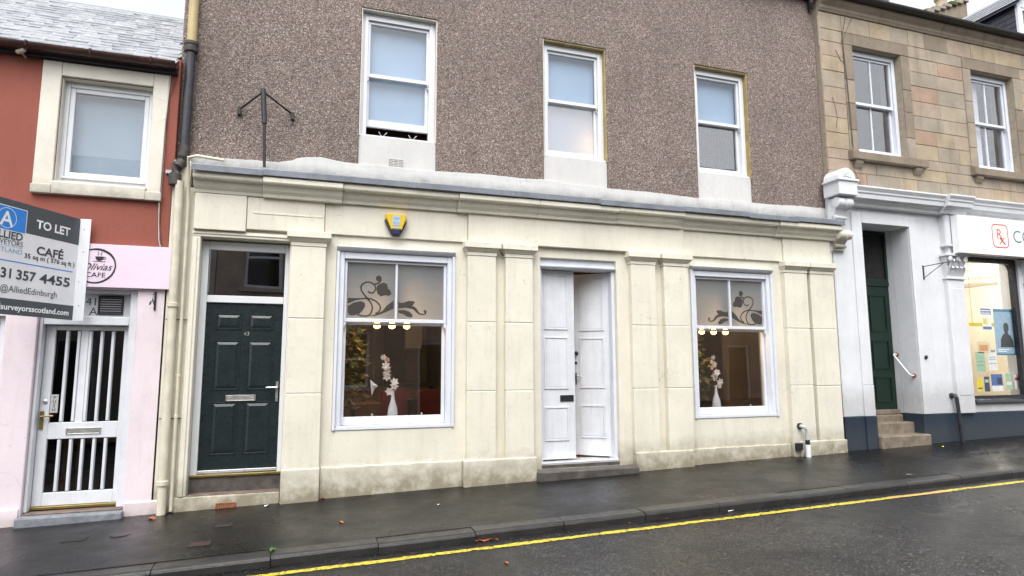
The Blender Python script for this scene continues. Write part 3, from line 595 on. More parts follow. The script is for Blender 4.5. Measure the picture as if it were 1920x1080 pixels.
# pair of white doors, the right leaf standing open
Y = .14; fr = MB(); fr.box(3.082, 3.118, .06, Y+.12, .33, 2.96); fr.box(4.19, 4.238, .06, Y+.12, .33, 2.96); fr.box(3.082, 4.238, .05, Y+.12, 2.962, 3.098)
fr.px([(.05, 2.962), (.01, 2.975), (.0, 2.995), (.05, 2.995)], 3.082, 4.238); dfo = fr.build('door_frame', 'white_paint', shop, bevel=.004)
def leaf(hx, w, ang, lab, right):
    """door leaf hinged at hx; local x runs from the hinge towards the meeting stile"""
    M = Matrix.Translation((hx, Y+.03, .0)) @ Matrix.Rotation(ang, 4, 'Z')
    sg = -1 if right else 1
    B = lambda b: b.xf(M)
    d = B(MB().box(min(0, sg*w), max(0, sg*w), 0, .045, .355, 2.955)).build('door', 'old_white', shop, bevel=.004); d['label'] = lab
    for z0, z1 in ((1.98, 2.90), (1.33, 2.14-.05-.0), (.52, 1.02)):
        pass
    zs = [(2.12, 2.90), (1.30, 2.02), (.60, 1.06)]
    for z0, z1 in zs:
        xa, xb = sorted((sg*.07, sg*(w-.10))); b = MB().ring(xa, xb, z0, z1, .022, -.014, -.001); b.box(xa+.03, xb-.03, -.005, -.001, z0+.03, z1-.03); B(b).build('door_panel', 'old_white', d, bevel=.004)
    return d, B
dl, BL = leaf(3.12, .53, 0, 'closed left leaf with black letter plate', False)
BL(MB().ring(.30-.0, .50, 1.13, 1.215, .012, -.012, -.001).box(.313, .487, -.008, -.001, 1.143, 1.202)).build('letter_plate', 'black_iron', dl)
dr2, BR = leaf(4.188, .53, R(-38), 'right leaf standing open inwards', True)
BR(MB().lathe([(.028,0),(.03,-.012),(.016,-.03),(.026,-.05),(.012,-.062)], (-.48, 0, 1.80), 12, 'y')).build('door_knob', 'black_iron', dr2, smooth=True)
BR(MB().lathe([(.022,0),(.022,-.012)], (-.49, 0, 1.66), 12, 'y')).build('lock', 'black_iron', dr2)
BR(MB().box(-.505, -.47, -.012, 0, 1.36, 1.52).tube([(-.487,-.01,1.47),(-.487,-.05,1.47),(-.40,-.05,1.465)], .009, 8)).build('handle', 'chrome', dr2)
MB().box(3.082, 4.238, .03, .36, .30, .335).build('door_threshold', 'aluminium', shop, bevel=.005)
MB().box(3.085, 4.235, .02, .34, .18, .298).build('door_riser', 'step_dark', shop)
b = MB().pz([(2.96, -.20), (4.42, -.21), (4.43, .015), (2.955, .015)], -.2, .26); b.build('door_step', 'step_dark', shop, bevel=.02, seg=2)
# shop room
room(shop, 'shop_room', -.08, 8.08, .345, 4.6, .33, 3.25, 'room_wall', 'room_floor', 'ceiling')
MB().box(1.55, 1.95, 4.45, 4.598, .34, 2.5).build('inner_door', 'room_dark', shop); MB().box(4.9, 5.9, 4.45, 4.598, .34, 2.4).build('dark_cupboard', 'room_dark', shop); MB().box(7.25, 8.07, 1.6, 1.7, .335, 3.24).build('partition', 'room_wall', shop); MB().box(.0, .5, 3.2, 3.3, .335, 3.24).build('partition', 'room_dark', shop)
MB().box(2.4, 2.5, .75, 4.59, .335, 3.24).build('partition', 'room_wall', shop); MB().box(4.75, 4.85, 1.3, 4.59, .335, 3.24).build('partition', 'room_wall', shop)
# rainwater pipes at the left end
b = MB().tube([(-1.385, .02, 7.8), (-1.385, .02, 5.47)], .055, 14); p = b.build('downpipe', 'yellow_pipe', shop, smooth=True)
dp = MB().tube([(-1.385, .02, 5.46), (-1.39, .02, 4.16)], .052, 14).build('downpipe', 'iron_pipe', shop, smooth=True)
MB().lathe([(.056,0),(.076,.01),(.08,.05),(.07,.055),(.07,.09),(.08,.095),(.08,.13),(.06,.14)], (-1.385, .02, 5.36), 16).build('pipe_collar', 'rusty_pipe', dp, smooth=True)
MB().tube([(-1.39, .02, 4.2), (-1.39, .02, 4.06), (-1.40, -.0, 3.99), (-1.45, -.05, 3.92), (-1.455, -.06, 3.82), (-1.45, -.06, 3.70)], [.06,.066,.064,.064,.068,.07], 14).build('pipe_bend', 'rusty_pipe', dp, smooth=True)
b = MB().tube([(-1.40, -.08, 3.74), (-1.375, -.08, .02)], .046, 14); cp = b.build('downpipe', 'cream_pipe', shop, smooth=True); cp['label'] = 'thick cream rainwater pipe at the corner of the shop'
for z in (2.28, .33): MB().lathe([(.047,0),(.06,.006),(.06,.05),(.047,.056)], (-1.40+.025*(3.74-z)/3.7, -.08, z), 14).build('pipe_collar', 'cream_pipe', cp, smooth=True)
for z in (2.14, 1.04): MB().box(-1.46, -1.24, -.035, -.025, z, z+.012).build('pipe_bracket', 'rusty_pipe', cp)
tp = MB().tube([(-.93, -.19, 4.005), (-1.22, -.19, 4.03), (-1.31, -.16, 4.01), (-1.315, -.10, 3.9), (-1.30, -.06, 3.5), (-1.285, -.055, .05)], .019, 10).build('waste_pipe', 'cream_pipe', shop, smooth=True)
for z in (1.5, 1.05): MB().lathe([(.02,0),(.025,.004),(.025,.03),(.02,.034)], (-1.29, -.055, z), 10).build('pipe_collar', 'cream_pipe', tp)
MB().box(-1.50, -1.305, .0, .30, -.3, 4.02).build('corner_pier', 'cream', shop, bevel=.01)
MB().box(-1.56, -1.46, -.03, .1, 3.84, 3.88).build('cable_box', 'grey_pipe', shop)
# vent in the first apron, waste outlet, eaves gutter and roof
b = MB().ring(1.0, 1.20, 4.20, 4.335, .01, .122, .1345)
for k in range(5): b.box(1.012, 1.188, .124, .1345, 4.219+.021*k, 4.230+.021*k)
b.box(1.065, 1.073, .121, .1335, 4.212, 4.324); b.box(1.128, 1.136, .121, .1335, 4.212, 4.324); b.build('vent', 'white_band', shop)
wp = MB().tube([(7.245, -.085, .70), (7.245, -.15, .70), (7.26, -.17, .69), (7.30, -.175, .65), (7.305, -.175, .56), (7.305, -.175, .48)], .027, 12).build('waste_outlet', 'grey_pipe', shop, smooth=True)
MB().lathe([(.045,0),(.045,-.03),(.034,-.03)], (7.245, -.088, .70), 14, 'y').build('pipe_collar', 'black_iron', wp); MB().tube([(7.305, -.175, .50), (7.307, -.175, .425)], .034, 12).build('pipe_joint', 'black_iron', wp); MB().box(7.14, 7.245, -.15, -.088, .35, .45).build('junction', 'black_iron', wp, bevel=.004)
MB().tube([(7.307, -.175, .43), (7.31, -.175, .19)], .038, 14).build('outlet_sleeve', 'board_white', wp)
def half_round(x0, x1, y, z, r, mat, parent, name='gutter', t=.008):
    n = 10; o_ = [(y+r*math.cos(math.pi+math.pi*i/n), z+r*math.sin(math.pi+math.pi*i/n)) for i in range(n+1)]; i_ = [(y+(r-t)*math.cos(math.pi+math.pi*i/n), z+(r-t)*math.sin(math.pi+math.pi*i/n)) for i in range(n+1)]
    return MB().px(o_+i_[::-1], x0, x1).build(name, mat, parent, smooth=True)
g = half_round(-1.55, 8.3, .0, 7.98, .075, 'gutter_black', shop); MB().tube([(8.12,.0,7.92),(8.12,.02,7.82),(8.15,.06,7.72)], .045, 12).build('gutter_outlet', 'gutter_black', g)
MB().px([(-.06, 7.95), (.5, 7.9), (4.5, 11.1), (4.5, 11.2), (.0, 7.99)], -1.55, 8.3).build('roof', 'slate_dark', shop); MB().px([(4.5, 11.2), (4.5, 11.1), (9, 7.5), (9, 7.6)], -1.55, 8.3).build('roof', 'slate_dark', shop)
MB().box(-1.5, -1.3, .51, 8.8, 3.9, 7.9).build('gable_wall', 'pebbledash', shop); MB().box(8.1, 8.2, .51, 8.8, .2, 7.9).build('gable_wall', 'pebbledash', shop); MB().box(-1.29, 8.09, 8.7, 8.8, -.3, 7.9).build('rear_wall', 'pebbledash', shop)

# fittings on the shopfront
al = thing('alarm_box', (1.085, -.035, 3.27), 'yellow and navy wedge-shaped burglar alarm box on the cream frieze', 'alarm box')
P = [(.955,3.53),(.975,3.545),(1.20,3.545),(1.222,3.53),(1.22,3.49),(1.165,3.325),(1.02,3.325),(.952,3.49)]
MB().prism([(x,-.036,z) for x,z in P], [(1.087+(x-1.087)*.93,-.115,3.435+(z-3.435)*.93) for x,z in P]).build('alarm_cover', 'yellow_plastic', al, bevel=.008, seg=2)
Q = [(.945,3.47),(.952,3.43),(1.03,3.275),(1.05,3.265),(1.13,3.265),(1.15,3.275),(1.225,3.43),(1.228,3.47),(1.168,3.322),(1.018,3.322)]
MB().prism([(x,-.036,z) for x,z in Q], [(1.087+(x-1.087)*.94,-.11,3.435+(z-3.435)*.94) for x,z in Q]).build('alarm_base', 'blue_plastic', al, bevel=.004)
MB().box(1.04, 1.135, -.119, -.1155, 3.385, 3.515).build('alarm_label', 'pale_print', al)
b = MB()
for k in range(3): b.box(1.052+.027*k, 1.070+.027*k, -.1215, -.1192, 3.405, 3.44)
b.box(1.055, 1.12, -.1215, -.1192, 3.465, 3.49).box(1.03, 1.145, -.1195, -.1155, 3.345, 3.362); b.build('alarm_print', 'ink_blue', al)
bk = thing('sign_bracket', (-.5, -.15, 3.96), 'black iron sign post with two stays standing on the lead cornice', 'bracket')
MB().tube([(-.49, -.20, 3.93), (-.515, -.20, 4.52)], .017, 10).build('post', 'black_iron', bk, smooth=True); MB().tube([(-.513, -.20, 4.50), (-.545, -.19, 4.93)], .030, 10).build('sleeve', 'frame_black', bk, smooth=True)
MB().box(-.525, -.455, -.24, -.16, 3.928, 3.95).build('foot', 'lead', bk, bevel=.004)
for xe, ze in ((-.825, 4.75), (-.205, 4.76)):
    MB().tube([(-.543, -.19, 4.90), (xe, .085, ze)], .012, 8).build('stay', 'black_iron', bk); MB().box(xe-.018, xe+.018, .04, .099, ze-.075, ze+.02).build('fixing', 'black_iron', bk, bevel=.004)

# ------------------------------------------------------------------ inside the shop
for i, (cx, cy, lab, n) in enumerate(((1.40, .44, 'bar of three warm bulbs hanging behind the first shop window', 3), (6.42, .44, 'bar of three warm bulbs hanging behind the window by the waste pipe', 3))):
    pz = at([735, 1338][i], [608, 620][i], cy); cx, cz = pz.x, pz.z
    t_ = thing('pendant_light', (cx, cy, 3.24), lab, 'light'); sp_ = [.195, .22][i]
    MB().box(cx-.32, cx+.32, cy-.02, cy+.02, cz+.13, cz+.16).tube([(cx-.25, cy, cz+.16), (cx-.25, cy, 3.245)], .006, 6).tube([(cx+.25, cy, cz+.16), (cx+.25, cy, 3.245)], .006, 6).build('bar', 'dark_metal', t_)
    for k in (-1, 0, 1):
        MB().tube([(cx+k*sp_, cy, cz+.13), (cx+k*sp_, cy, cz+.05)], .02, 8).build('socket', 'dark_metal', t_)
        MB().lathe([(.012,.05),(.03,.025),(.046,-.01),(.038,-.045),(.01,-.06)], (cx+k*sp_, cy, cz), 12).build('bulb', 'bulb', t_, smooth=True)
    ld = bpy.data.lights.new('pendant_glow', 'POINT'); ld.energy = 14; ld.color = (1, .66, .34); ld.shadow_soft_size = .015; lo_ = bpy.data.objects.new('pendant_glow', ld); C.objects.link(lo_); lo_.parent = t_; lo_.location = (0, .075, cz+.005-3.24)
def blossom(parent, c, r, mat):
    b = MB(); n = Vector((random.uniform(-.4,.4), -1, random.uniform(-.3,.4))).normalized(); a = n.cross(Vector((0,0,1))).normalized(); e = n.cross(a); c = Vector(c); k0 = random.random()*6
    for k in range(6):
        th = k0+k*1.047; d = math.cos(th)*a+math.sin(th)*e; s_ = d.cross(n)
        p = [c, c+d*r*.5+s_*r*.30+n*r*.12, c+d*r*1.0+n*r*.05, c+d*r*.5-s_*r*.30+n*r*.12]; b.add([*p], [(0,1,2,3)])
    b.build('blossom', mat, parent)
def vase(px_, py_base, y, top_px, lab, zb, n=8):
    p = at(px_, py_base, y); X = p.x; t_ = thing('flower_vase', (X, y, zb), lab, 'vase')
    MB().lathe([(.05,0),(.064,.02),(.066,.12),(.055,.20),(.026,.29),(.018,.36),(.022,.42),(.016,.42),(.012,.30)], (X, y, zb), 18).build('vase', 'vase_white', t_, smooth=True)
    top = at(top_px[0], top_px[1], y); a = Vector((X, y, zb+.40)); pts_ = [a, a.lerp(top, .4)+Vector((.03,0,0)), a.lerp(top, .75)+Vector((.02,0,0)), top]
    MB().tube(pts_, .004, 6).build('stem', 'stem', t_)
    for k in range(n):
        f = .02+.95*k/(n-1); q = a.lerp(top, f)+Vector((random.uniform(-.07,.07)*(1-f*.4), random.uniform(-.05,.02), random.uniform(-.02,.02)))
        blossom(t_, q, .062 if f < .8 else .045, 'petal' if f < .45 else 'petal_peach' if f > .6 and k % 2 else 'petal')
    return t_
zb = .895
vase(736, 778, .30, (722, 665), 'white bottle vase of pale orchids inside the first shop window', zb, 9)
vase(1344, 768, .30, (1334, 668), 'white bottle vase of pale lilies inside the window by the waste pipe', zb, 9)
def plant(x, y, z, h, r, lab, nl, name='potted_plant', mat='leaf_green', spread=1.0, c0=.35):
    t_ = thing(name, (x, y, z), lab, 'plant')
    MB().lathe([(.10,0),(.13,.22),(.14,.24),(.12,.24),(.11,.20)], (x, y, z), 16).build('pot', 'terracotta', t_)
    s = MB()
    for k in range(4): s.tube([(x, y, z+.2), (x+random.uniform(-.05,.05), y+random.uniform(-.05,.05), z+h*.55), (x+random.uniform(-r,r)*.5, y+random.uniform(-r,r)*.5, z+h*.9)], .009, 5)
    s.build('stem', 'stem', t_)
    for part, mt_, frac in (('foliage', mat, .6), ('foliage', 'leaf_olive', .4)):
        b = MB()
        for k in range(int(nl*frac)):
            th = random.random()*6.283; hh = c0+(1-c0)*random.random(); rr = r*math.sqrt(random.random())*(.55+.6*math.sin(math.pi*min(1, (hh-c0)/(1-c0)+.1)))
            c = Vector((x+rr*math.cos(th), y+rr*math.sin(th), z+h*hh)); d = Vector((math.cos(th)+random.uniform(-.7,.7), math.sin(th)+random.uniform(-.7,.7), random.uniform(-.9,.4))).normalized(); s_ = d.cross(Vector((random.uniform(-1,1), random.uniform(-1,1), 1))).normalized()
            L = random.uniform(.07,.14); W_ = L*.30; u_ = d.cross(s_)*L*.12
            b.add([c, c+d*L*.45+s_*W_+u_, c+d*L, c+d*L*.45-s_*W_+u_], [(0,1,2,3)])
        b.build(part, mt_, t_)
plant(.55, 1.05, .335, 2.05, .30, 'tall leafy house plant at the edge of the first shop window', 520)
plant(6.15, 1.15, .335, 1.85, .30, 'bushy house plant behind the lily vase', 560)
bd = at(700, 725, .24); t_ = thing('paper_bird', (bd.x, .24, bd.z-.10), 'small white paper bird hanging inside the first shop window', 'ornament')
MB().add([at(694,712,.24), at(709,724,.23), at(703,728,.26), at(697,742,.25), at(699,722,.22)], [(0,1,2,4),(4,2,3),(0,4,3)]).build('paper_wings', 'vase_white', t_); MB().tube([at(700,722,.24), (bd.x, .24, 2.1)], .0008, 4).build('thread', 'cable_white', t_)
def chair(x, y, rot, lab):
    z = .331; t_ = thing('cafe_chair', (x, y, z), lab, 'chair', 'dark red chairs in the shop'); M = Matrix.Translation((x, y, z)) @ Matrix.Rotation(rot, 4, 'Z')
    MB().box(-.22,.22,-.22,.22,.42,.49).xf(M).build('seat', 'red_leather', t_, bevel=.02, seg=2); MB().px([(.19,.50),(.24,.50),(.29,.92),(.24,.93)], -.21, .21).xf(M).build('backrest', 'red_leather', t_, bevel=.015, seg=2)
    for a in (-.19, .19):
        for c_ in (-.19, .19): MB().tube([(a, c_, .42), (a*1.08, c_*1.08, 0)], .016, 6).xf(M).build('leg', 'dark_metal', t_)
def table(x, y, lab):
    z = .331; t_ = thing('cafe_table', (x, y, z), lab, 'table', 'wooden tables in the shop'); MB().box(x-.38, x+.38, y-.34, y+.34, z+.72, z+.755).build('table_top', 'wood', t_, bevel=.006)
    MB().lathe([(.03,.03),(.03,.72)], (x, y, z), 10).build('column', 'dark_metal', t_); MB().lathe([(.25,0),(.25,.015),(.05,.035)], (x, y, z), 18).build('base', 'dark_metal', t_)
table(.78, 2.0, 'wooden cafe table by the tall house plant'); table(1.85, 3.3, 'wooden cafe table deeper in the shop')
chair(1.25, 1.75, R(200), 'dark red cafe chair behind the orchid vase'); chair(.35, 2.3, R(90), 'dark red cafe chair against the side wall'); chair(2.05, 2.4, R(170), 'dark red cafe chair at the second table')
ct = thing('shop_counter', (1.2, 3.9, .331), 'wooden serving counter at the back of the shop', 'counter'); MB().box(.55, 2.3, 3.85, 4.3, .331, 1.25).build('counter_front', 'wood', ct, bevel=.01); MB().box(.5, 2.35, 3.8, 4.35, 1.252, 1.29).build('counter_top', 'room_dark', ct, bevel=.006)
for k, (x, z, w_, h_) in enumerate(((.75, 2.0, .5, .4), (2.1, 1.95, .38, .5), (6.2, 2.0, .55, .42))):
    pf = thing('picture_frame', (x, 4.57, z), ['pale framed picture over the serving counter', 'tall framed picture right of the inner door', 'pale framed picture behind the lily vase'][k], 'picture'); MB().ring(x-w_/2, x+w_/2, z, z+h_, .03, 4.42, 4.44).build('frame', 'wood', pf); MB().box(x-w_/2+.03, x+w_/2-.03, 4.43, 4.44, z+.03, z+h_-.03).build('sheet', 'shelf_white', pf)
    pf.location = (x, 4.42, z)
    for c_ in pf.children: c_.location.y += .15
# ================================================================== the red house
red = thing('red_house', (-3.4, .3, 0), 'red rendered house with pink ground floor, wet slate roof and white barred door', 'house')
MB().wall(-6.5, -1.478, 2.90, 5.25, .0, .34, [(-2.66, -1.745, 3.655, 4.865), (-5.2, -4.3, 3.655, 4.865)]).build('upper_wall', 'red_render', red, bevel=.006)
MB().wall(-6.5, -1.462, -.3, 2.898, .0, .34, [(-2.685, -1.76, -.3, 2.47), (-4.9, -2.975, .75, 2.15)]).build('ground_floor_wall', 'pink', red, bevel=.01, seg=2)
for x0, x1 in ((-6.5, -2.70), (-1.752, -1.43)):
    MB().px([(-.022, -.3), (-.022, .155), (-.008, .172), (.01, .172), (.01, -.3)], x0, x1).build('plinth', 'pink', red, bevel=.004)
def red_window(x0, x1, with_sill=True):
    z0, z1 = 3.655, 4.865; sx = .185; w = MB(); y = .10
    w.ring(x0+.002, x1-.002, z0+.002, z1-.002, .055, y, y+.09, .075, .09)
    wo_ = w.build('window', 'white_upvc', red, bevel=.005)
    MB().ring(x0+.058, x1-.058, z0+.093, z1-.078, .05, y+.012, y+.07).build('casement', 'white_upvc', wo_, bevel=.006); MB().box(x0+.04, x1-.04, y-.025, y-.002, z0+.06, z0+.085).build('drip_bar', 'white_upvc', wo_, bevel=.004)
    pane(wo_, x0+.107, x1-.107, z0+.142, z1-.127, y+.035, 'glass_grey'); MB().box(x0+.07, x1-.07, y+.13, y+.135, z0+.05, z1).build('blind', 'blind_grey', wo_)
    s = MB(); s.box(x0-sx, x0-.001, -.028, .01, z0-.055, z1+.16); s.box(x1+.001, x1+.155, -.028, .01, z0-.055, z1+.16); s.box(x0+.001, x1-.001, -.026, .01, z1+.001, z1+.158); s.box(x0-.0, x0+.012, .0105, .099, z0, z1-.001); s.box(x1-.012, x1, .0105, .099, z0, z1-.001); s.box(x0+.0125, x1-.0125, .0105, .099, z1-.014, z1-.001); s.build('stone_margin', 'cream_stone', wo_, bevel=.007)
    MB().px([(-.06, z0-.155), (.0985, z0-.155), (.0985, z0+.016), (-.03, z0-.004), (-.06, z0-.02)], x0+.003, x1-.003).px([(-.062, z0-.157), (.005, z0-.157), (.005, z0-.056), (-.062, z0-.056)], x0-sx-.005, x0+.002).px([(-.062, z0-.157), (.005, z0-.157), (.005, z0-.056), (-.062, z0-.056)], x1-.002, x1+.16).build('sill', 'cream_stone', wo_, bevel=.006)
    MB().box(x0+.0, x1, .19, .33, z0-.1, z0-.003).build('sill_backing', 'cream_stone', wo_)
red_window(-2.66, -1.745); red_window(-5.2, -4.3)
room(red, 'upper_room', -6.3, -1.6, .345, 3.2, 3.1, 5.2, 'room_dark')
# roof with slates
EZ, EY, RZ, RY = 5.14, -.10, 6.70, 1.85; pitch = math.atan2(RZ-EZ, RY-EY); SL = math.hypot(RZ-EZ, RY-EY)
rf = MB().px([(EY+.03, EZ-.03), (RY, RZ-.04), (4.0, EZ-.1), (4.0, EZ-.2), (EY+.03, EZ-.1)], -6.5, -1.50).build('roof', 'slate_dark', red)
MB().px([(RY-.12, RZ-.09), (RY, RZ+.03), (RY+.12, RZ-.09), (RY, RZ-.02)], -6.5, -1.5).build('ridge_flashing', 'lead', rf)
NC = 19; ex = SL/NC
sm = {}
for k in range(5):
    w = .20+.022*k; b = MB(); Lg = ex*1.75
    b.prism([(0,0,0),(w-.003,0,0),(w-.003,Lg,0),(0,Lg,0)], [(random.uniform(0,.003),random.uniform(0,.006),.008),(w-.003-random.uniform(0,.003),random.uniform(0,.006),.008),(w-.003,Lg,.004),(0,Lg,.004)])
    me = bpy.data.meshes.new('slate'); me.from_pydata(b.v, [], b.f); me.materials.append(MAT['slate_wet']); sm[k] = (me, w)
ns = 0
for c in range(NC):
    x = -1.50-random.uniform(0, .12)*(c % 2)
    if c % 2: x -= .0
    while x > -4.25 and ns < 295:
        k = random.randrange(5); me, w = sm[k]; x -= w
        s0 = c*ex-.05+random.uniform(-.006, .006)
        o = bpy.data.objects.new('slate', me); C.objects.link(o); o.parent = rf
        p = Vector((x, EY+s0*math.cos(pitch)-.022*math.sin(pitch), EZ+s0*math.sin(pitch)+.022*math.cos(pitch)))
        o.location = p-ORI[rf.name]; o.rotation_euler = (pitch-.045, random.uniform(-.003,.003), random.uniform(-.006,.006)); ns += 1
b = MB()
for c in range(NC):
    x = -4.2
    while x > -6.4:
        w = random.uniform(.2,.29); s0 = c*ex-.05; q = MB().box(0, w-.006, 0, ex*1.7, 0, .008); q.xf(Matrix.Translation((x-w, EY+s0*math.cos(pitch)-.022*math.sin(pitch), EZ+s0*math.sin(pitch)+.022*math.cos(pitch))) @ Matrix.Rotation(pitch-.045, 4, 'X')); b.merge(q); x -= w
tag(b.build('far_slates', 'slate_wet', rf), kind='stuff')
g = half_round(-6.5, -1.50, -.165, 5.125, .062, 'gutter_brown', red)
for x in (-1.75, -2.35, -2.95, -3.55, -4.15): MB().box(x-.012, x+.012, -.235, -.10, 5.118, 5.135).tube([(x, -.232, 5.125), (x, -.225, 5.08), (x, -.165, 5.058)], .007, 6).build('gutter_bracket', 'gutter_brown', g)
MB().box(-6.5, -1.50, -.105, .0, 5.075, 5.12).build('fascia_board', 'gutter_brown', red, bevel=.004)
ls = thing('security_light', (-3.02, -.02, 5.0), 'small white security sensor under the red house gutter', 'sensor')
MB().tube([(-3.02, .0, 5.03), (-3.03, -.10, 5.045)], .012, 8).build('arm', 'cable_white', ls); MB().tube([(-3.06, -.11, 5.035), (-2.98, -.15, 5.055)], .024, 12).build('sensor_head', 'cream_pipe', ls, smooth=True)
# barred door 41A
Y = .15; fr = MB(); fr.box(-2.683, -2.652, .05, Y+.08, .11, 2.468); fr.box(-1.838, -1.762, .05, Y+.08, .11, 2.468); fr.box(-2.65, -1.84, .06, Y+.08, 2.075, 2.17); fr.box(-2.65, -1.84, .06, Y+.08, 2.43, 2.468); dfo = fr.build('door_frame', 'old_white', red, bevel=.006)
MB().box(-2.65, -1.84, Y, Y+.03, 2.171, 2.429).build('transom_panel', 'grey_head', dfo)
v_ = MB().ring(-2.175, -1.925, 2.195, 2.415, .02, Y-.018, Y-.001)
for k in range(7): v_.box(-2.154, -1.946, Y-.012, Y-.001, 2.222+.026*k, 2.236+.026*k)
v_.build('vent', 'black_iron', dfo, bevel=.004); text('41', 'number', 'ink_dark', dfo, frame((-2.30, Y-.003, 2.30), (1,0,0), (0,0,1)), .125); text('A', 'number', 'ink_dark', dfo, frame((-2.26, Y-.003, 2.19), (1,0,0), (0,0,1)), .125)
d = MB(); x0, x1 = -2.648, -1.842
d.box(x0, x0+.092, Y, Y+.045, .15, 2.07); d.box(x1-.058, x1, Y, Y+.045, .15, 2.07); ga, gb = x0+.092, x1-.058
d.box(ga, gb, Y+.001, Y+.045, 2.02, 2.07); d.box(ga, gb, Y+.001, Y+.045, .845, 1.02); d.box(ga, gb, Y+.001, Y+.045, .15, .285)
do = d.build('door', 'old_white', red, bevel=.005); do['label'] = 'white door with vertical glazing bars and push plate'
for z0, z1 in ((1.02, 2.02), (.285, .845)):
    st_ = (gb-ga)/6
    for k in range(1, 6): xk = ga+st_*k; MB().prism([(xk-.021, Y+.04, z0), (xk+.021, Y+.04, z0), (xk+.021, Y+.04, z1), (xk-.021, Y+.04, z1)], [(xk-.012, Y+.003, z0+.012), (xk+.012, Y+.003, z0+.012), (xk+.012, Y+.003, z1-.012), (xk-.012, Y+.003, z1-.012)]).build('glazing_bar', 'old_white', do)
    for k in range(6):
        if z0 > 1 and k == 2: MB().box(ga+st_*k+.02, ga+st_*(k+1)-.02, Y+.015, Y+.03, z0, z1).build('blank_panel', 'old_white', do)
        else: pane(do, ga+st_*k+.012, ga+st_*(k+1)-.012, z0, z1, Y+.03, 'glass_dark')
MB().ring(-2.385, -2.055, .89, .96, .01, Y-.012, Y).box(-2.374, -2.066, Y-.008, Y-.001, .9, .95).build('letter_plate', 'chrome', do, bevel=.003)
MB().box(-2.635, -2.60, Y-.012, Y, .955, 1.145).tube([(-2.617, Y-.01, 1.09), (-2.617, Y-.05, 1.09), (-2.50, Y-.055, 1.095)], .010, 8).build('handle', 'brass', do, smooth=True); MB().lathe([(.022,0),(.024,-.008),(.012,-.014)], (-2.60, Y, 1.245), 12, 'y').build('lock', 'chrome', do)
MB().box(-2.548, -2.478, Y-.006, Y-.001, 1.125, 1.32).build('push_plate', 'aluminium', do, bevel=.002)
for k, ch in enumerate('PUSH'): text(ch, 'push_lettering', 'ink_black', do, frame((-2.513, Y-.008, 1.273-.0445*k), (1,0,0), (0,0,1)), .048, align='CENTER')
MB().box(-2.65, -1.84, Y-.02, Y+.05, .115, .148).build('door_threshold', 'brass', red, bevel=.006)
MB().box(-2.70, -1.742, -.115, Y+.1, -.25, .092).build('door_step', 'step_grey', red, bevel=.018, seg=2); MB().box(-2.66, -1.765, -.02, Y-.022, .093, .108).build('step_tread', 'step_stone', red, bevel=.005)
w = MB(); w.ring(-4.898, -2.977, .752, 2.148, .06, .06, .16); cw = w.build('window', 'old_white', red, bevel=.004); pane(cw, -4.84, -3.036, .81, 2.09, .10, 'glass_dark'); MB().box(-4.95, -2.98, -.03, .06, .70, .75).build('sill', 'old_white', cw, bevel=.006)
room(red, 'cafe_room', -6.3, -1.55, .345, 3.6, .05, 2.8, 'room_dark', 'room_floor')
tb = thing('cafe_table', (-2.25, 1.2, .05), 'orange wooden table behind the barred white door', 'table'); MB().box(-2.65, -1.75, .9, 1.5, .72, .76).build('table_top', 'wood', tb)
for a in (-2.6, -1.8):
    for c_ in (.95, 1.45): MB().box(a-.025, a+.025, c_-.025, c_+.025, .051, .719).build('leg', 'wood', tb)
MB().tube([(-1.575, -.012, 5.12), (-1.585, -.012, 4.9), (-1.60, -.035, 4.4), (-1.605, -.035, 3.55), (-1.60, -.012, 3.3), (-1.585, -.012, 3.05), (-1.565, -.01, 2.97)], .006, 6).build('cable', 'cable_white', red)
MB().tube([(-1.52, -.010, 5.0), (-1.575, -.010, 4.75), (-1.592, -.034, 4.3), (-1.598, -.034, 3.6), (-1.59, -.01, 3.2), (-1.55, -.01, 2.97)], .005, 6).build('cable', 'cable', red)
# cafe fascia sign
fs = thing('fascia_sign', (-2.7, -.03, 2.48), 'pale pink cafe sign board with round coffee cup logo above the barred door', 'sign')
MB().box(-4.6, -1.388, -.055, -.003, 2.485, 2.965).build('sign_panel', 'sign_pink', fs, bevel=.003)
SC = (-2.175, 2.72); Yf = -.0575
def annulus(cx, cz, r0, r1, y, n=64, wob=0):
    b = MB(); k = 0
    for i in range(n):
        th = 2*math.pi*i/n; ra = r0+wob*math.sin(3*th+1); rb = r1+wob*.8*math.sin(2*th)
        for r in (ra, rb): b.v += [(cx+r*math.cos(th), y, cz+r*math.sin(th)), (cx+r*math.cos(th), y+.0015, cz+r*math.sin(th))]
    for i in range(n):
        a, c = 4*i, 4*((i+1) % n); b.f += [(a, a+2, c+2, c), (a+1, c+1, c+3, a+3), (a, c, c+1, a+1), (a+2, a+3, c+3, c+2)]
    return b
annulus(SC[0], SC[1], .178, .196, Yf-.0005, wob=.004).build('logo_ring', 'ink_black', fs)
T = lambda x, z: frame((x, Yf-.001, z), (1,0,0), (0,0,1))
text('Olivias', 'logo_lettering', 'ink_black', fs, T(SC[0]-.14, SC[1]-.045), .105, shear=.45, width=.285); text('CAFE', 'logo_lettering', 'ink_black', fs, T(SC[0]-.095, SC[1]-.125), .075, width=.19)
b = MB().py([(SC[0]-.045+.035, SC[1]+.105), (SC[0]+.035+.035, SC[1]+.105), (SC[0]+.028+.035, SC[1]+.075), (SC[0]+.01+.035, SC[1]+.06), (SC[0]-.02+.035, SC[1]+.06), (SC[0]-.038+.035, SC[1]+.075)], Yf-.0015, Yf)
b.merge(annulus(SC[0]+.078, SC[1]+.088, .009, .015, Yf-.001, 16)); b.box(SC[0]-.03, SC[0]+.09, Yf-.0015, Yf, SC[1]+.048, SC[1]+.053)
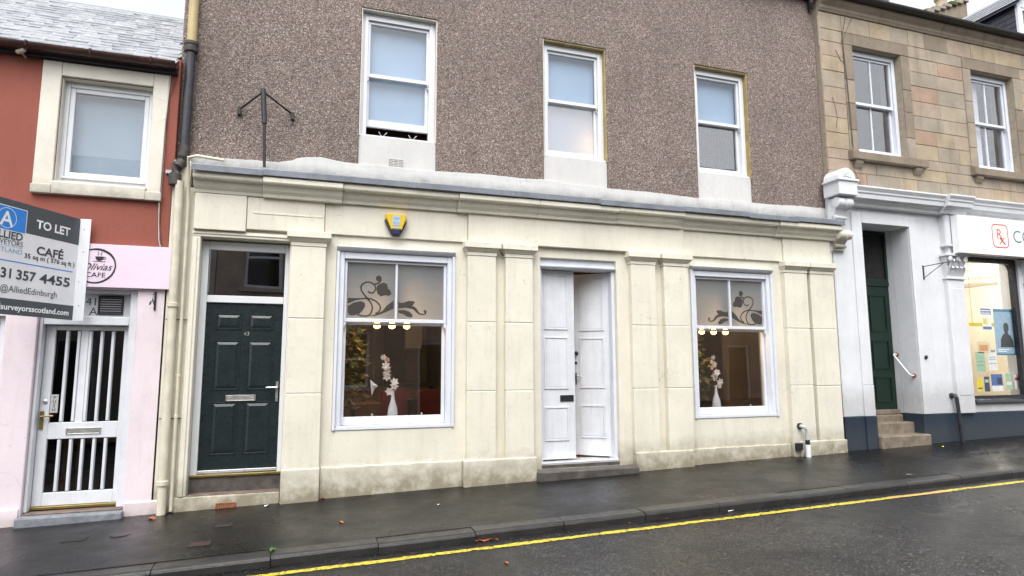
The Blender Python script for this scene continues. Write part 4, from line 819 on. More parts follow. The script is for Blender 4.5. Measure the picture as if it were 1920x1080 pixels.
for k in range(2): b.tube([(SC[0]+.02+.03*k, Yf-.0005, SC[1]+.115), (SC[0]+.012+.03*k, Yf-.0005, SC[1]+.13), (SC[0]+.022+.03*k, Yf-.0005, SC[1]+.145), (SC[0]+.015+.03*k, Yf-.0005, SC[1]+.16)], .0025, 5)
b.build('logo_cup', 'ink_black', fs)
hk = thing('wall_hook', (-1.58, -.03, 2.26), 'small black iron hook on the pink wall under the cafe sign', 'hook')
MB().box(-1.592, -1.572, -.014, -.001, 2.25, 2.46).build('hook_plate', 'black_iron', hk); MB().tube([(-1.582, -.012, 2.45), (-1.585, -.09, 2.42), (-1.587, -.11, 2.36), (-1.585, -.02, 2.30)], .006, 6).tube([(-1.587, -.11, 2.36), (-1.60, -.13, 2.31), (-1.615, -.11, 2.30), (-1.612, -.09, 2.34)], .006, 6).build('hook_arm', 'black_iron', hk)

# ------------------------------------------------------------------ TO LET board
far = Vector((-2.345, -.075, 0)); dirn = Vector((-.447, -.894, 0)).normalized(); Lb = 1.52; zb0, zb1 = 2.115, 3.225
tl = thing('to_let_board', (-2.3, -.1, zb0), 'grey white and blue letting board reading TO LET angled out over the cafe sign', 'sign')
near = far+dirn*Lb; u = (far-near).normalized(); nrm = Vector((u.y, -u.x, 0))     # u runs left to right when read; nrm faces the street
def quadbox(u0, u1, z0, z1, n0, n1, name, mat, parent=tl, bevel=0):
    a = near+u*u0; c = near+u*u1; b = MB(); pts_ = [(a+nrm*n0), (c+nrm*n0), (c+nrm*n1), (a+nrm*n1)]
    return b.prism([(p.x, p.y, z0) for p in pts_], [(p.x, p.y, z1) for p in pts_]).build(name, mat, parent, bevel=bevel)
U0 = .43
quadbox(U0, Lb, zb0, zb1, -.012, 0, 'panel', 'board_white', bevel=.001)
quadbox(U0, Lb, zb0, zb0+.155, .0, .001, 'footer_band', 'board_grey'); quadbox(U0, Lb, zb1-.29, zb1, .0, .001, 'header_band', 'board_grey')
quadbox(.455, .875, zb1-.305, zb1-.065, .001, .0022, 'logo_border', 'ink_white'); quadbox(.462, .868, zb1-.298, zb1-.072, .0022, .003, 'logo_panel', 'board_blue')
quadbox(.50, 1.47, 2.627, 2.637, .0, .0015, 'rule', 'board_blue'); quadbox(.50, .86, 2.772, 2.775, .0, .0015, 'rule', 'ink_blue')
TB = lambda x, z, out=.003: frame(near+u*x+nrm*out+Vector((0, 0, z)), u, (0,0,1))
text('TO LET', 'lettering', 'ink_white', tl, TB(.985, 3.012), .120, bold=.0035, width=.41)
text('A', 'logo_letter', 'ink_white', tl, TB(.595, 2.965, .0042), .20, bold=.003)
b = MB(); cc = near+u*.665+Vector((0,0,3.04)); n = 40
for i in range(n):
    th = 2*math.pi*i/n
    for r in (.094, .099): p = cc+u*r*math.cos(th)+Vector((0,0,r*math.sin(th)))+nrm*.0035; b.v.append(tuple(p))
b.f = [(2*i, 2*i+1, 2*((i+1) % n)+1, 2*((i+1) % n)) for i in range(n)]; b.build('logo_ring', 'ink_white', tl)
text('ALLIED', 'lettering', 'ink_dark', tl, TB(.52, 2.846), .105, bold=.002, width=.33); text('SURVEYORS', 'lettering', 'ink_dark', tl, TB(.49, 2.785), .075, width=.363); text('SCOTLAND', 'lettering', 'ink_blue', tl, TB(.485, 2.713), .062, width=.37)
text('CAFÉ', 'lettering', 'ink_dark', tl, TB(1.01, 2.748), .118, bold=.003, width=.32); text('35 sq m ( 376 sq ft )', 'lettering', 'ink_dark', tl, TB(.88, 2.69), .066, bold=.0012, width=.60)
text('0131', 'lettering', 'ink_dark', tl, TB(.51, 2.467), .132, bold=.003, width=.25); text('357', 'lettering', 'ink_dark', tl, TB(.811, 2.467), .132, bold=.003, width=.215); text('4455', 'lettering', 'ink_dark', tl, TB(1.075, 2.467), .132, bold=.003, width=.37); text('@AlliedEdinburgh', 'lettering', 'board_grey', tl, TB(.66, 2.335), .09, width=.63)
text('alliedsurveyorsscotland.com', 'lettering', 'ink_white', tl, TB(.51, 2.163), .078, bold=.002, width=.95)
MB().box(-2.352, -2.245, -.078, -.066, zb0-.005, zb1+.005).build('fixing_flange', 'board_white', tl, bevel=.001)
for z in (.16, .42, .75, 1.0): MB().lathe([(.008,0),(.006,-.004)], (-2.30+random.uniform(-.03,.03), -.078, zb0+z), 8, 'y').build('screw', 'grey_pipe', tl)
bx2 = far+Vector((-.0, 0, 0)); MB().box(-2.36, -2.25, -.066, -.0555, zb0+.40, zb0+.80).build('batten', 'wood', tl)

# ================================================================== the sandstone building
sb = thing('sandstone_building', (11.5, .4, .3), 'sandstone building with white shopfront, navy plinth and slated dormers', 'building')
W2_ = [(8.945, 10.06), (11.81, 12.95), (14.5, 15.6)]; Z0, Z1 = 5.25, 7.165
MB().wall(8.245, 17.0, 4.40, 8.0, .014, .45, [(a, b, Z0, Z1) for a, b in W2_]).build('upper_wall', 'mortar', sb)
def stone(x0, x1, z0, z1, mat, y=.0, name='stone', d=.05, g=.0028):
    dy = random.uniform(-.003, .003); MB().box(x0+g, x1-g, y+dy, y+d, z0+g, z1-g).build(name, mat, sb, bevel=.005)
courses = [4.40, 4.62, 4.86, 5.07, 5.25, 5.53, 5.80, 6.06, 6.34, 6.63, 6.90, 7.165, 7.385, 7.69]
names = [s[0] for s in STONES]; wts = [6, 3.5, 3, 2.2, .35, .5]
for z0, z1 in zip(courses, courses[1:]):
    iv = [(8.25, 17.0)]
    if z0 >= 5.06 and z0 < 5.2: iv = [(8.25, 8.70), (10.44, 11.58), (13.28, 14.2)]
    elif 5.2 < z0 < 7.3: iv = [(8.25, 8.735), (10.26, 11.60), (13.17, 14.28), (15.8, 17.0)]
    for a, b in iv:
        x = a
        while x < b-.01:
            w = random.uniform(.38, .78)
            if b-a < .6: w = b-a
            if b-(x+w) < .25: w = b-x
            mt_ = random.choices(names, wts)[0]
            if x < 8.5 and a < 8.3: w = min(w, .49); mt_ = random.choice(['stone_buff', 'stone_gold', 'stone_pink'])
            if abs(z0-6.34) < .01 and 10.3 < x+w*.5 < 10.95: mt_ = 'stone_red'
            stone(x, x+w, z0, z1, mt_); x += w
for i, (a, b) in enumerate(W2_):
    zs = [Z0, 5.62, 6.1, 6.52, Z1]
    for j, (p, q) in enumerate(zip(zs, zs[1:])):
        stone(a-.205, a-.0, p, q, random.choice(['stone_brown', 'stone_grey', 'stone_buff']), -.006, 'jamb_stone', .20); stone(b+.0, b+.20, p, q, random.choice(['stone_brown', 'stone_grey', 'stone_brown']), -.006, 'jamb_stone', .20)
    stone(a-.205, b+.20, Z1, Z1+.22, 'stone_brown', -.006, 'lintel', .20)
    MB().px([(-.10, 5.075), (.15, 5.075), (.15, 5.248), (.0, 5.235), (-.10, 5.21)], a-.24, b+.36).build('window_ledge', 'stone_brown', sb, bevel=.012, seg=2)
    for xc in (a-.08, b+.16): MB().px([(-.07, 5.073), (-.07, 5.02), (-.03, 4.95), (.014, 4.93), (.014, 5.073)], xc-.08, xc+.08).build('ledge_corbel', 'stone_brown', sb, bevel=.008)
    w = sash_window(sb, a+.002, b-.002, Z0+.0, Z1-.002, .13, 6.20, fw=.075, head=.085, bars=1, mat='white_paint', gl='glass_sky', sill=.04)
    w['label'] = ['white sash window above the recessed green door', 'white sash window above the chemist sign', 'white sash window beyond the chemist sign'][i]
    MB().box(a+.08, a+(.30 if i == 0 else .56), .30, .31, Z0+.05, Z1-.1).build('curtain', 'curtain', w)
room(sb, 'upper_room', 8.5, 16.8, .46, 3.5, 4.6, 7.5, 'room_dark')
P = [(.1, 7.692), (-.02, 7.692), (-.035, 7.73), (-.045, 7.74), (-.045, 7.79), (-.09, 7.84), (-.11, 7.875), (-.11, 7.91), (.1, 7.93)]
for x0, x1 in ((8.25, 9.6), (9.6, 11.1), (11.1, 12.7), (12.7, 14.4), (14.4, 17)): MB().px(P, x0+.002, x1-.002).build('cornice_stone', 'stone_brown', sb, bevel=.005)
g = half_round(8.25, 17, -.155, 7.985, .07, 'gutter_black', sb); MB().px([(-.24,7.925),(-.09,7.912),(-.09,8.0),(-.10,8.0)], 8.25, 17).build('gutter_board', 'gutter_black', g)
tp_ = math.tan(R(35)); rz = lambda y: 7.97+(y+.05)*tp_
MB().px([(-.05, 7.93), (-.05, 7.98), (4.0, rz(4)), (8, 7.98), (8, 7.9)], 8.25, 17).build('roof', 'slate_dark', sb)
MB().box(8.25, 8.35, .46, 7.9, .2, 7.9).build('gable_wall', 'mortar', sb); MB().box(16.9, 17.0, .46, 7.9, .2, 7.9).build('gable_wall', 'mortar', sb); MB().box(8.36, 16.89, 7.8, 7.9, .2, 7.9).build('rear_wall', 'mortar', sb)
# dormers
def dormer(x0, x1, yf, ze, zr, lab, nslate=True):
    d = MB(); yb = (ze-7.97)/tp_-.05+.3
    d.px([(yf+.03, rz(yf)-.25), (yf+.03, ze), (yb+.3, ze), (yb+.3, rz(yf)-.1)], x0+.03, x1-.03); do_ = d.build('dormer', 'slate_dark', sb); do_['label'] = lab
    n = int((ze-rz(yf)+.35)/.115); cs = 0
    for k in range(n):                                                # slate-hung cheek
        z = ze-.115*(k+1); y = yf+.02-(.10 if k % 2 else 0)
        while y < yb+.25 and z > 7.6:
            L = .21; y1 = min(y+L, yb+.3)
            if y1-max(y, yf+.0) > .03 and rz((y+y1)/2) < z+.16: MB().prism([(x0+.028, max(y, yf), z-.05), (x0+.028, y1-.005, z-.05), (x0+.028, y1-.005, z+.115), (x0+.028, max(y, yf), z+.115)], [(x0+.008, max(y, yf), z-.05), (x0+.008, y1-.005, z-.05), (x0+.022, y1-.005, z+.115), (x0+.022, max(y, yf), z+.115)]).build('slate', 'slate_dark', do_)
            y += L
    xm = (x0+x1)/2; rb = (zr-7.97)/tp_+.2
    for sx, xe in ((-1, x0-.09), (1, x1+.09)):
        a = (xe, ze-.03); c = (xm, zr); q = MB(); nx_, nz_ = -(c[1]-a[1]), (c[0]-a[0]); l = math.hypot(nx_, nz_); nx_, nz_ = nx_/l*.05*(-sx)*-1, abs(nz_)/l*.05
        q.prism([(a[0], yf-.12, a[1]), (c[0], yf-.12, c[1]), (c[0], yf-.12, c[1]-.06), (a[0], yf-.12, a[1]-.06)], [(a[0], yb+.45, a[1]), (c[0], rb+.3, c[1]), (c[0], rb+.3, c[1]-.06), (a[0], yb+.45, a[1]-.06)]).build('dormer_roof', 'slate_dark', do_)
        if sx < 0:
            dx, dz_ = c[0]-a[0], c[1]-a[1]; L_ = math.hypot(dx, dz_); nr = int(L_/.14); ux, uz = dx/L_, dz_/L_
            for r_ in range(nr):
                y = yf-.13-(.11 if r_ % 2 else 0)
                while y < yb+.5:
                    y1 = y+.235; s0, s1 = r_*.14-.02, r_*.14+.20
                    P_ = lambda s, h: (a[0]+ux*s-uz*h, a[1]+uz*s+ux*h)
                    q0, q1, q2, q3 = P_(s0, .022), P_(s1, .006), P_(s1, .0), P_(s0, .012)
                    ya = max(y, yf-.13)
                    MB().prism([(q0[0], ya, q0[1]), (q1[0], ya, q1[1]), (q2[0], ya, q2[1]), (q3[0], ya, q3[1])], [(q0[0], y1-.005, q0[1]), (q1[0], y1-.005, q1[1]), (q2[0], y1-.005, q2[1]), (q3[0], y1-.005, q3[1])]).build('slate', 'slate_wet', do_); y += .235
    w = MB(); w.wall(x0, x1, rz(yf)-.1, ze, yf-.02, yf+.028, [(x0+.1, x1-.1, rz(yf)+.12, ze-.1)]); fo = w.build('dormer_front', 'white_paint', do_)
    MB().py([(x0, ze+.002), (x1, ze+.002), (xm, zr-.08)], yf-.02, yf+.02).build('dormer_gable', 'white_paint', do_)
    f = MB(); a, c = x0+.1, x1-.1; f.ring(a, c, rz(yf)+.12, ze-.1, .06, yf-.01, yf+.03); f.box((a+c)/2-.02, (a+c)/2+.02, yf-.008, yf+.028, rz(yf)+.18, ze-.16); f.build('dormer_window', 'white_upvc', do_); pane(do_, a+.05, c-.05, rz(yf)+.17, ze-.15, yf+.012, 'glass_grey')
dormer(13.82, 14.76, .32, 9.10, 9.60, 'slate hung dormer with wet slated roof'); dormer(9.25, 10.46, .30, 9.25, 9.8, 'white fronted dormer above the gutter')
ch = MB(); ch.prism([(14.2, 3.15, 9.8), (14.2, 3.9, 9.8), (16.6, 3.9, 9.8), (16.6, 3.15, 9.8)], [(14.2, 3.15, 10.28), (14.2, 3.9, 10.28), (16.6, 3.9, 11.30), (16.6, 3.15, 11.30)])
co = ch.build('chimney', 'stone_brown', sb, bevel=.02); co['label'] = 'mossy stone skew with clay pot behind the dormers'
for k in range(11): f_ = (k+.5)/11; MB().px([(3.08, 10.26+1.02*f_), (3.4, 10.30+1.02*f_), (3.4, 10.40+1.02*f_), (3.08, 10.36+1.02*f_+random.uniform(-.03,.03))], 14.2+2.4*f_-.13, 14.2+2.4*f_+.11).build('coping_stone', random.choice(['stone_brown', 'moss', 'stone_grey']), co, bevel=.02)
for k in range(7): MB().lathe([(.02,0),(.11,.02),(.08,.06),(.02,.09)], (14.5+.16*k+random.uniform(-.06,.06), 3.2, 10.47+.068*k), 8).build('moss_clump', 'moss', co, smooth=True)
MB().lathe([(.17,0),(.16,.05),(.13,.10),(.13,.22),(.16,.25),(.16,.30),(.10,.30)], (15.85, 3.3, 11.03), 16).build('chimney_pot', 'stone_gold', co, smooth=True)
# white shopfront
DO = (8.845, 9.90, -.2, 3.985); SW = (11.10, 12.56, .98, 3.56)
MB().wall(8.225, 17.0, .80, 4.40, .0, .35, [(DO[0], DO[1], .80, DO[3]), SW, (13.15, 14.6, .98, 3.56)]).build('ground_floor_wall', 'white_wall', sb, bevel=.008)
MB().wall(8.225, 17.0, -.2, .798, -.012, .35, [(DO[0], DO[1], -.2, .798)]).build('plinth', 'navy', sb, bevel=.008)
for nm, z0, z1, mt_ in (('reveal', .80, 4.0, 'white_wall'), ('reveal_plinth', .2, .798, 'navy')):
    MB().box(8.72, 8.844, .352, 1.0, z0, z1).build(nm, mt_, sb); MB().box(9.901, 10.02, .352, 1.0, z0, z1).build(nm, mt_, sb)
MB().box(8.72, 10.02, .352, 1.0, 4.002, 4.1).build('porch_ceiling', 'white_wall', sb)
for x0, x1, z0, z1 in ((8.63, 8.842, 1.30, 4.165), (8.63, 8.842+.01, .802, 1.298), (9.902, 10.06, .802, 4.165), (8.844, 9.90, 3.988, 4.165)): MB().box(x0, x1, -.03, .0, z0, z1).build('door_margin', 'white_wall', sb, bevel=.006)
MB().box(8.63, 8.86, -.04, .0, .2, .798).build('margin_plinth', 'navy', sb, bevel=.005)
Yd = .46; d = MB(); d.box(8.85, 9.895, Yd, Yd+.05, .86, 3.0); do = d.build('door', 'green_door', sb, bevel=.004); do['label'] = 'dark green panelled door set back in the porch'
for x0, x1 in ((8.95, 9.32), (9.42, 9.80)):
    for z0, z1 in ((2.2, 2.85), (1.55, 2.05), (.98, 1.42)): MB().ring(x0, x1, z0, z1, .025, Yd-.018, Yd-.001).build('door_panel', 'green_door', do, bevel=.004)
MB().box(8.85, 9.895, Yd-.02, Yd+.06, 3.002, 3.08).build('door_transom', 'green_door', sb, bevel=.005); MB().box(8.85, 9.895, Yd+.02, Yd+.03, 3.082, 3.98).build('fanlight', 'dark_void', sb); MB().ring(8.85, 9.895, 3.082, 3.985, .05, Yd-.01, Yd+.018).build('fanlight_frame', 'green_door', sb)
MB().box(8.85, 9.895, .40, Yd+.1, .78, .858).build('door_threshold', 'step_sand', sb, bevel=.008)
for y0, z1, x1 in ((-.10, .485, 9.93), (.16, .665, 9.895), (.36, .775, 9.895)): MB().box(8.865 if y0 < 0 else 8.85, x1, y0, 1.0, .0, z1).build('step', 'step_sand', sb, bevel=.02, seg=2)
# cornice, consoles, pilasters
P = [(.05, 4.25), (-.10, 4.25), (-.11, 4.30), (-.17, 4.33), (-.18, 4.345), (-.225, 4.35), (-.235, 4.43), (-.25, 4.435), (-.255, 4.47), (-.29, 4.52), (-.29, 4.545), (.05, 4.575)]
for x0, x1, dy in ((8.515, 9.75, 0), (9.75, 10.52, 0), (10.522, 11.12, -.07), (11.122, 13.9, 0), (13.9, 17, 0)): MB().px([(y+(dy if y < 0 else 0), z) for y, z in P], x0+.001, x1-.001).build('cornice_stone', 'white_wall', sb, bevel=.006)
cn = MB(); cn.box(8.13, 8.51, -.30, .03, 4.36, 4.62)
arc = [(8.14, 4.622)]+[(8.32-.18*math.cos(math.pi*i/12), 4.64+.17*math.sin(math.pi*i/12)) for i in range(13)]+[(8.50, 4.622)]
cn.py(arc, -.285, .03); cn.box(8.10, 8.54, -.325, .03, 4.585, 4.62)
co = cn.build('console', 'white_wall', sb, bevel=.006)
b = annulus(8.32, 4.64, .085, .10, -.295, 28)
for k in range(7): th = math.pi*(k+.5)/7; b.tube([(8.32+.025*math.cos(th), -.29, 4.645+.025*math.sin(th)), (8.32+.08*math.cos(th), -.29, 4.645+.08*math.sin(th))], .009, 6)
b.build('console_fan', 'white_wall', co)
def scroll(x0, x1, yc, zc, r, h, parent, mat='white_wall'):
    b = MB(); b.lathe([(r*.55,0),(r,.01),(r,(x1-x0)*.42),(r*.72,(x1-x0)*.5),(r,(x1-x0)*.58),(r,(x1-x0)-.01),(r*.55,x1-x0)], (x0, yc, zc), 18, 'x')
    b.px([(.02, zc+r), (yc, zc+r*.9), (yc-r*.3, zc), (yc+r*.4, zc-r*1.2), (yc+r*1.1, zc-h*.65), (yc+r*1.0, zc-h), (.02, zc-h)], x0+.03, x1-.03); b.lathe([(r*.4,0),(r*.45,.02),(r*.3,(x1-x0)*.8)], (x0+.03, yc+r*.9, zc-h*.72), 12, 'x')
    b.build('scroll', mat, parent, smooth=True)
scroll(8.16, 8.47, -.17, 4.25, .085, .32, co)
cn2 = MB().box(8.16, 8.44, -.02, .03, 3.46, 3.90).build('console', 'white_wall', sb, bevel=.006); scroll(8.16, 8.43, -.15, 3.72, .08, .24, cn2, 'cream_stone')
for x0 in (10.64, 12.66):
    x1 = x0+.40; po = MB().box(x0, x1, -.075, .01, .80, 3.10).box(x0+.06, x1-.06, -.082, -.07, 1.1, 2.95).build('pilaster', 'white_wall', sb, bevel=.007)
    MB().box(x0-.02, x1+.02, -.10, .01, 3.102, 3.135).box(x0-.01, x1+.01, -.085, .01, 3.137, 3.16).build('necking', 'white_wall', po, bevel=.005)
    cp = MB(); cp.prism([(x0+.01, -.07, 3.162), (x1-.01, -.07, 3.162), (x1-.01, .01, 3.162), (x0+.01, .01, 3.162)], [(x0-.03, -.12, 3.50), (x1+.03, -.12, 3.50), (x1+.03, .01, 3.50), (x0-.03, .01, 3.50)]); cp.box(x0-.07, x1+.07, -.17, .01, 3.502, 3.545)
    cpo = cp.build('capital', 'white_wall', po, bevel=.006)
    b = MB()
    for row, (n_, zc, hh) in enumerate(((4, 3.17, .15), (3, 3.28, .16))):
        for k in range(n_):
            xc = x0+(x1-x0)*(k+.5)/n_; yb_ = -.075-.055*(zc-3.16)/.34
            b.add([(xc-.05, yb_, zc), (xc+.05, yb_, zc), (xc+.055, yb_-.03, zc+hh*.6), (xc, yb_-.045, zc+hh*.65), (xc-.055, yb_-.03, zc+hh*.6), (xc+.03, yb_-.075, zc+hh), (xc-.03, yb_-.075, zc+hh), (xc+.02, yb_-.085, zc+hh*.8), (xc-.02, yb_-.085, zc+hh*.8)], [(0,1,2,3),(0,3,4),(3,2,5,6),(3,6,4),(6,5,7,8)])
    for xc in (x0+.02, x1-.02, (x0+x1)/2): b.lathe([(.02,0),(.05,.012),(.05,.03),(.025,.05)], (xc, -.165, 3.455), 14, 'y')
    b.build('acanthus_leaves', 'white_wall', cpo)
    tr = MB()
    for xa, xb in ((x0-.0, x0+.13), (x0+.135, x0+.275), (x0+.28, x1)): tr.pz([(xa, .01), (xa, -.10), (xa+.02, -.13), (xb-.02, -.13), (xb, -.10), (xb, .01)], 3.72, 4.248)
    tr.box(x0-.02, x1+.02, -.14, .01, 3.68, 3.718); tr.box(x0+.08, x1-.08, -.09, .01, 3.547, 3.678); tr.build('fluted_block', 'white_wall', po, bevel=.007)
# chemist window, room, sign
def rr(x0, x1, z0, z1, r, n=6):
    return [(x0, z0), (x1, z0)]+[(x1-r+r*math.cos(math.pi/2*i/n), z1-r+r*math.sin(math.pi/2*i/n)) for i in range(n+1)]+[(x0+r-r*math.sin(math.pi/2*i/n), z1-r+r*math.cos(math.pi/2*i/n)) for i in range(n+1)]
for (x0, x1) in ((SW[0], SW[1]), (13.15, 14.6)):
    z0, z1 = .982, 3.558; x0 += .002; x1 -= .002
    o_ = [(x0, z0), (x1, z0)]+[(x1, z1)]*7+[(x0, z1)]*7; i_ = rr(x0+.045, x1-.10, z0+.10, z1-.09, .14); b = MB(); n = len(o_)
    b.v = [(x, .04, z) for x, z in o_]+[(x, .04, z) for x, z in i_]+[(x, .12, z) for x, z in i_]+[(x, .12, z) for x, z in o_]
    for k in range(n):
        j = (k+1) % n; b.f += [(k, j, n+j, n+k), (n+k, n+j, 2*n+j, 2*n+k), (2*n+k, 2*n+j, 3*n+j, 3*n+k)]
    wn = b.build('window', 'frame_black', sb); pane(wn, x0+.04, x1-.05, z0+.06, z1-.05, .10, 'glass'); MB().px([(-.06, z0-.02), (.04, z0-.02), (.04, z0+.06), (-.05, z0+.03)], x0, x1).build('sill', 'frame_black', wn, bevel=.005)
room(sb, 'shop_room', 10.3, 16.8, .36, 5.0, .82, 3.66, 'shop_cream', 'room_floor', 'ceiling')
for x, y in ((11.9, 1.2), (12.6, 1.9), (13.6, 1.2), (13.4, 2.8), (14.6, 2.0), (15.2, 3.4), (12.4, 3.3), (16, 2.5)):
    t_ = thing('ceiling_light', (x, y, 3.62), 'round downlight lit in the chemist ceiling', 'light', 'chemist ceiling lights'); MB().lathe([(.13,.02),(.13,.038)], (x, y, 3.62), 18).build('rim', 'ink_white', t_); MB().lathe([(.11,.0),(.115,.018)], (x, y, 3.62), 18).build('lamp', 'shop_lamp', t_)
    ld = bpy.data.lights.new('downlight_glow', 'POINT'); ld.energy = 24; ld.color = (1, .94, .82); ld.shadow_soft_size = .04; q = bpy.data.objects.new('downlight_glow', ld); C.objects.link(q); q.parent = t_; q.location = (0, 0, -.08)
col = MB().box(13.55, 13.85, 2.3, 2.6, .825, 3.655).build('column', 'shop_cream', sb)
for i, (x, y, nsh) in enumerate(((12.2, 2.6, 5), (14.6, 3.4, 5))):
    sh = thing('shop_shelves', (x, y, .82), ['white shelving of stock left of the cream column', 'white shelving of stock right of the cream column'][i], 'shelves'); MB().box(x-.55, x+.55, y+.3, y+.33, .825, 2.6).build('back_panel', 'shelf_white', sh)
    for k in range(nsh): MB().box(x-.55, x+.55, y, y+.298, 1.0+.34*k, 1.02+.34*k).build('shelf', 'shelf_white', sh)
    for k in range(nsh):
        xx = x-.52
        while xx < x+.42:
            w_ = random.uniform(.07, .16); h_ = random.uniform(.10, .24); cm = random.choice(['white', 'blue', 'green', 'orange', 'sky', 'cream', 'grey', 'red']); bx_ = MB().box(xx, xx+w_-.01, y+.04, y+.2, 1.021+.34*k, 1.021+.34*k+h_).build('carton', 'p_'+cm, None)
            tag(bx_, 'small %s medicine carton on the %s white shelf %s of the cream column' % ('pale blue' if cm == 'sky' else cm, ['lowest', 'second lowest', 'middle', 'second highest', 'highest'][k], ['left', 'right'][i]), 'carton', 'cartons on the chemist shelves'); xx += w_
ds = thing('display_stand', (11.62, .95, .82), 'grey stepped display stand crowded with goods inside the chemist window', 'display stand')
for k in range(6): MB().box(11.25, 12.05, .95+.05*k, 1.3, .825+.27*k, .845+.27*k).build('shelf', 'shelf_white', ds)
MB().box(11.25, 12.05, 1.301, 1.33, .825, 2.55).build('back_panel', 'p_grey', ds)
for k in range(6):
    xx = 11.27
    while xx < 11.97:
        w_ = random.uniform(.05, .10); h_ = random.uniform(.10, .21); cm = random.choice(['white', 'grey', 'navy', 'cream', 'sky', 'red', 'orange', 'blue'])
        q = MB().box(xx, xx+w_-.008, .97+.05*k, 1.08+.05*k, .8455+.27*k, .8455+.27*k+h_).build('carton', 'p_'+cm, None, bevel=.003)
        tag(q, 'small %s carton on the %s tier of the grey display stand' % ('pale blue' if cm == 'sky' else cm, ['bottom', 'second', 'third', 'fourth', 'fifth', 'top'][k]), 'carton', 'cartons on the display stand'); xx += w_
def poster(pxs, y, mat, lab, extra=(), name='poster'):
    (x0, y0), (x1, y1) = pxs; a = at(x0, y0, y); c = at(x1, y1, y); t_ = thing(name, ((a.x+c.x)/2, y, c.z), lab, name.replace('_', ' '))
    MB().box(a.x, c.x, y, y+.003, c.z, a.z).build('sheet', mat, t_)
    for k, (u0, v0, u1, v1, m_) in enumerate(extra): MB().box(a.x+(c.x-a.x)*u0, a.x+(c.x-a.x)*u1, y-.0012, y-.0002, c.z+(a.z-c.z)*v0, c.z+(a.z-c.z)*v1).build('print', m_, t_)
    return t_, a, c
t_, a, c = poster(((1861, 579), (1908, 666)), .14, 'p_sky', 'large blue window poster with a dark figure printed on it', ((.0,.94,1,1,'p_teal'), (.0,.0,1,.035,'p_teal'), (.08,.07,.5,.09,'ink_white'), (.08,.11,.62,.13,'ink_white')))
w_, h_ = c.x-a.x, a.z-c.z; F_ = [(.22,.17),(.86,.17),(.84,.32),(.74,.42),(.63,.46),(.62,.50),(.68,.55),(.69,.64),(.62,.70),(.50,.70),(.43,.63),(.44,.53),(.48,.48),(.36,.43),(.26,.34)]
MB().py([(a.x+w_*p, c.z+h_*q) for p, q in F_], .1385, .1397).build('printed_figure', 'p_figure', t_)
poster(((1838, 578), (1858, 590)), .14, 'p_blue', 'blue window card with white lines above the yellow strip', ((.05,.15,.9,.3,'ink_white'), (.05,.55,.9,.72,'ink_white')))
poster(((1841, 593), (1860, 618)), .14, 'p_white', 'white window card with blue foot beside the large blue poster', ((0,0,1,.22,'p_blue'), (.1,.4,.5,.8,'p_yellow')))
poster(((1832, 640), (1858, 662)), .14, 'p_cream', 'cream notice taped in the chemist window', ((.15,.2,.8,.7,'p_orange'),))
poster(((1829, 660), (1849, 697)), .14, 'p_green', 'pale green notice taped in the chemist window', ((.1,.5,.8,.54,'p_grey'), (.1,.3,.8,.34,'p_grey')))
poster(((1851, 655), (1871, 694)), .145, 'p_white', 'white printed notice beside the pale green notice', ((.1,.86,.9,.98,'p_grey'), (.1,.5,.9,.54,'p_sky'), (.1,.6,.9,.64,'p_sky'), (.1,.3,.9,.34,'p_sky')))
for q, mt_, lab, ex_ in ((((1831, 710), (1844, 734)), 'p_yellow', 'yellow leaflet on the chemist window sill', ((.1,.2,.9,.3,'p_navy'),)), (((1845, 706), (1857, 734)), 'p_navy', 'dark green leaflet on the chemist window sill', ((.1,.6,.9,.8,'p_green'),)),
                         (((1858, 702), (1882, 733)), 'p_blue', 'blue and white leaflet on the chemist window sill', ((0,0,1,.32,'p_white'), (.5,.4,.9,.8,'p_navy'))), (((1885, 700), (1899, 731)), 'p_green', 'green leaflet on the chemist window sill', ((.1,.3,.9,.5,'p_white'),)), (((1901, 702), (1914, 730)), 'p_white', 'white leaflet on the chemist window sill', ((.1,.6,.9,.8,'p_red'),))):
    poster(q, .16, mt_, lab, ex_, 'leaflet')
a = at(1818, 606, .9); c = at(1884, 611, .9); ys = thing('yellow_strip', (a.x+.4, .9, c.z), 'glossy yellow strip hanging inside the chemist window', 'strip'); MB().box(a.x, c.x, .9, .93, c.z-.02, a.z+.02).build('strip', 'p_yellow', ys, bevel=.008)  # thin yellow bar added behind the chemist glass, hung on two wires
MB().tube([(a.x+.1, .915, a.z+.02), (a.x+.1, .915, 3.655)], .003, 5).tube([(c.x-.1, .915, a.z+.02), (c.x-.1, .915, 3.655)], .003, 5).build('wire', 'cable', ys)
sg = thing('chemist_sign', (12.8, -.12, 3.53), 'white box sign with red prescription symbol over the chemist window', 'sign')
MB().box(10.745, 16.5, -.27, -.14, 3.545, 4.215).build('sign_box', 'sign_white', sg, bevel=.006); MB().box(11.2, 16.4, -.138, .0, 3.62, 4.14).build('mounting_frame', 'frame_black', sg)
Ys = -.2715; TS = lambda x, z: frame((x, Ys-.001, z), (1,0,0), (0,0,1))
o_ = rr(11.56, 11.97, 3.68, 4.115, .09); lo_r = []
def full_rr(x0, x1, z0, z1, r, n=6):
    P_ = []
    for cx, cz, s in ((x1-r, z1-r, 0), (x0+r, z1-r, 1), (x0+r, z0+r, 2), (x1-r, z0+r, 3)):
        for i in range(n+1): th = math.pi/2*(s+i/n); P_.append((cx+r*math.cos(th), cz+r*math.sin(th)))
    return P_
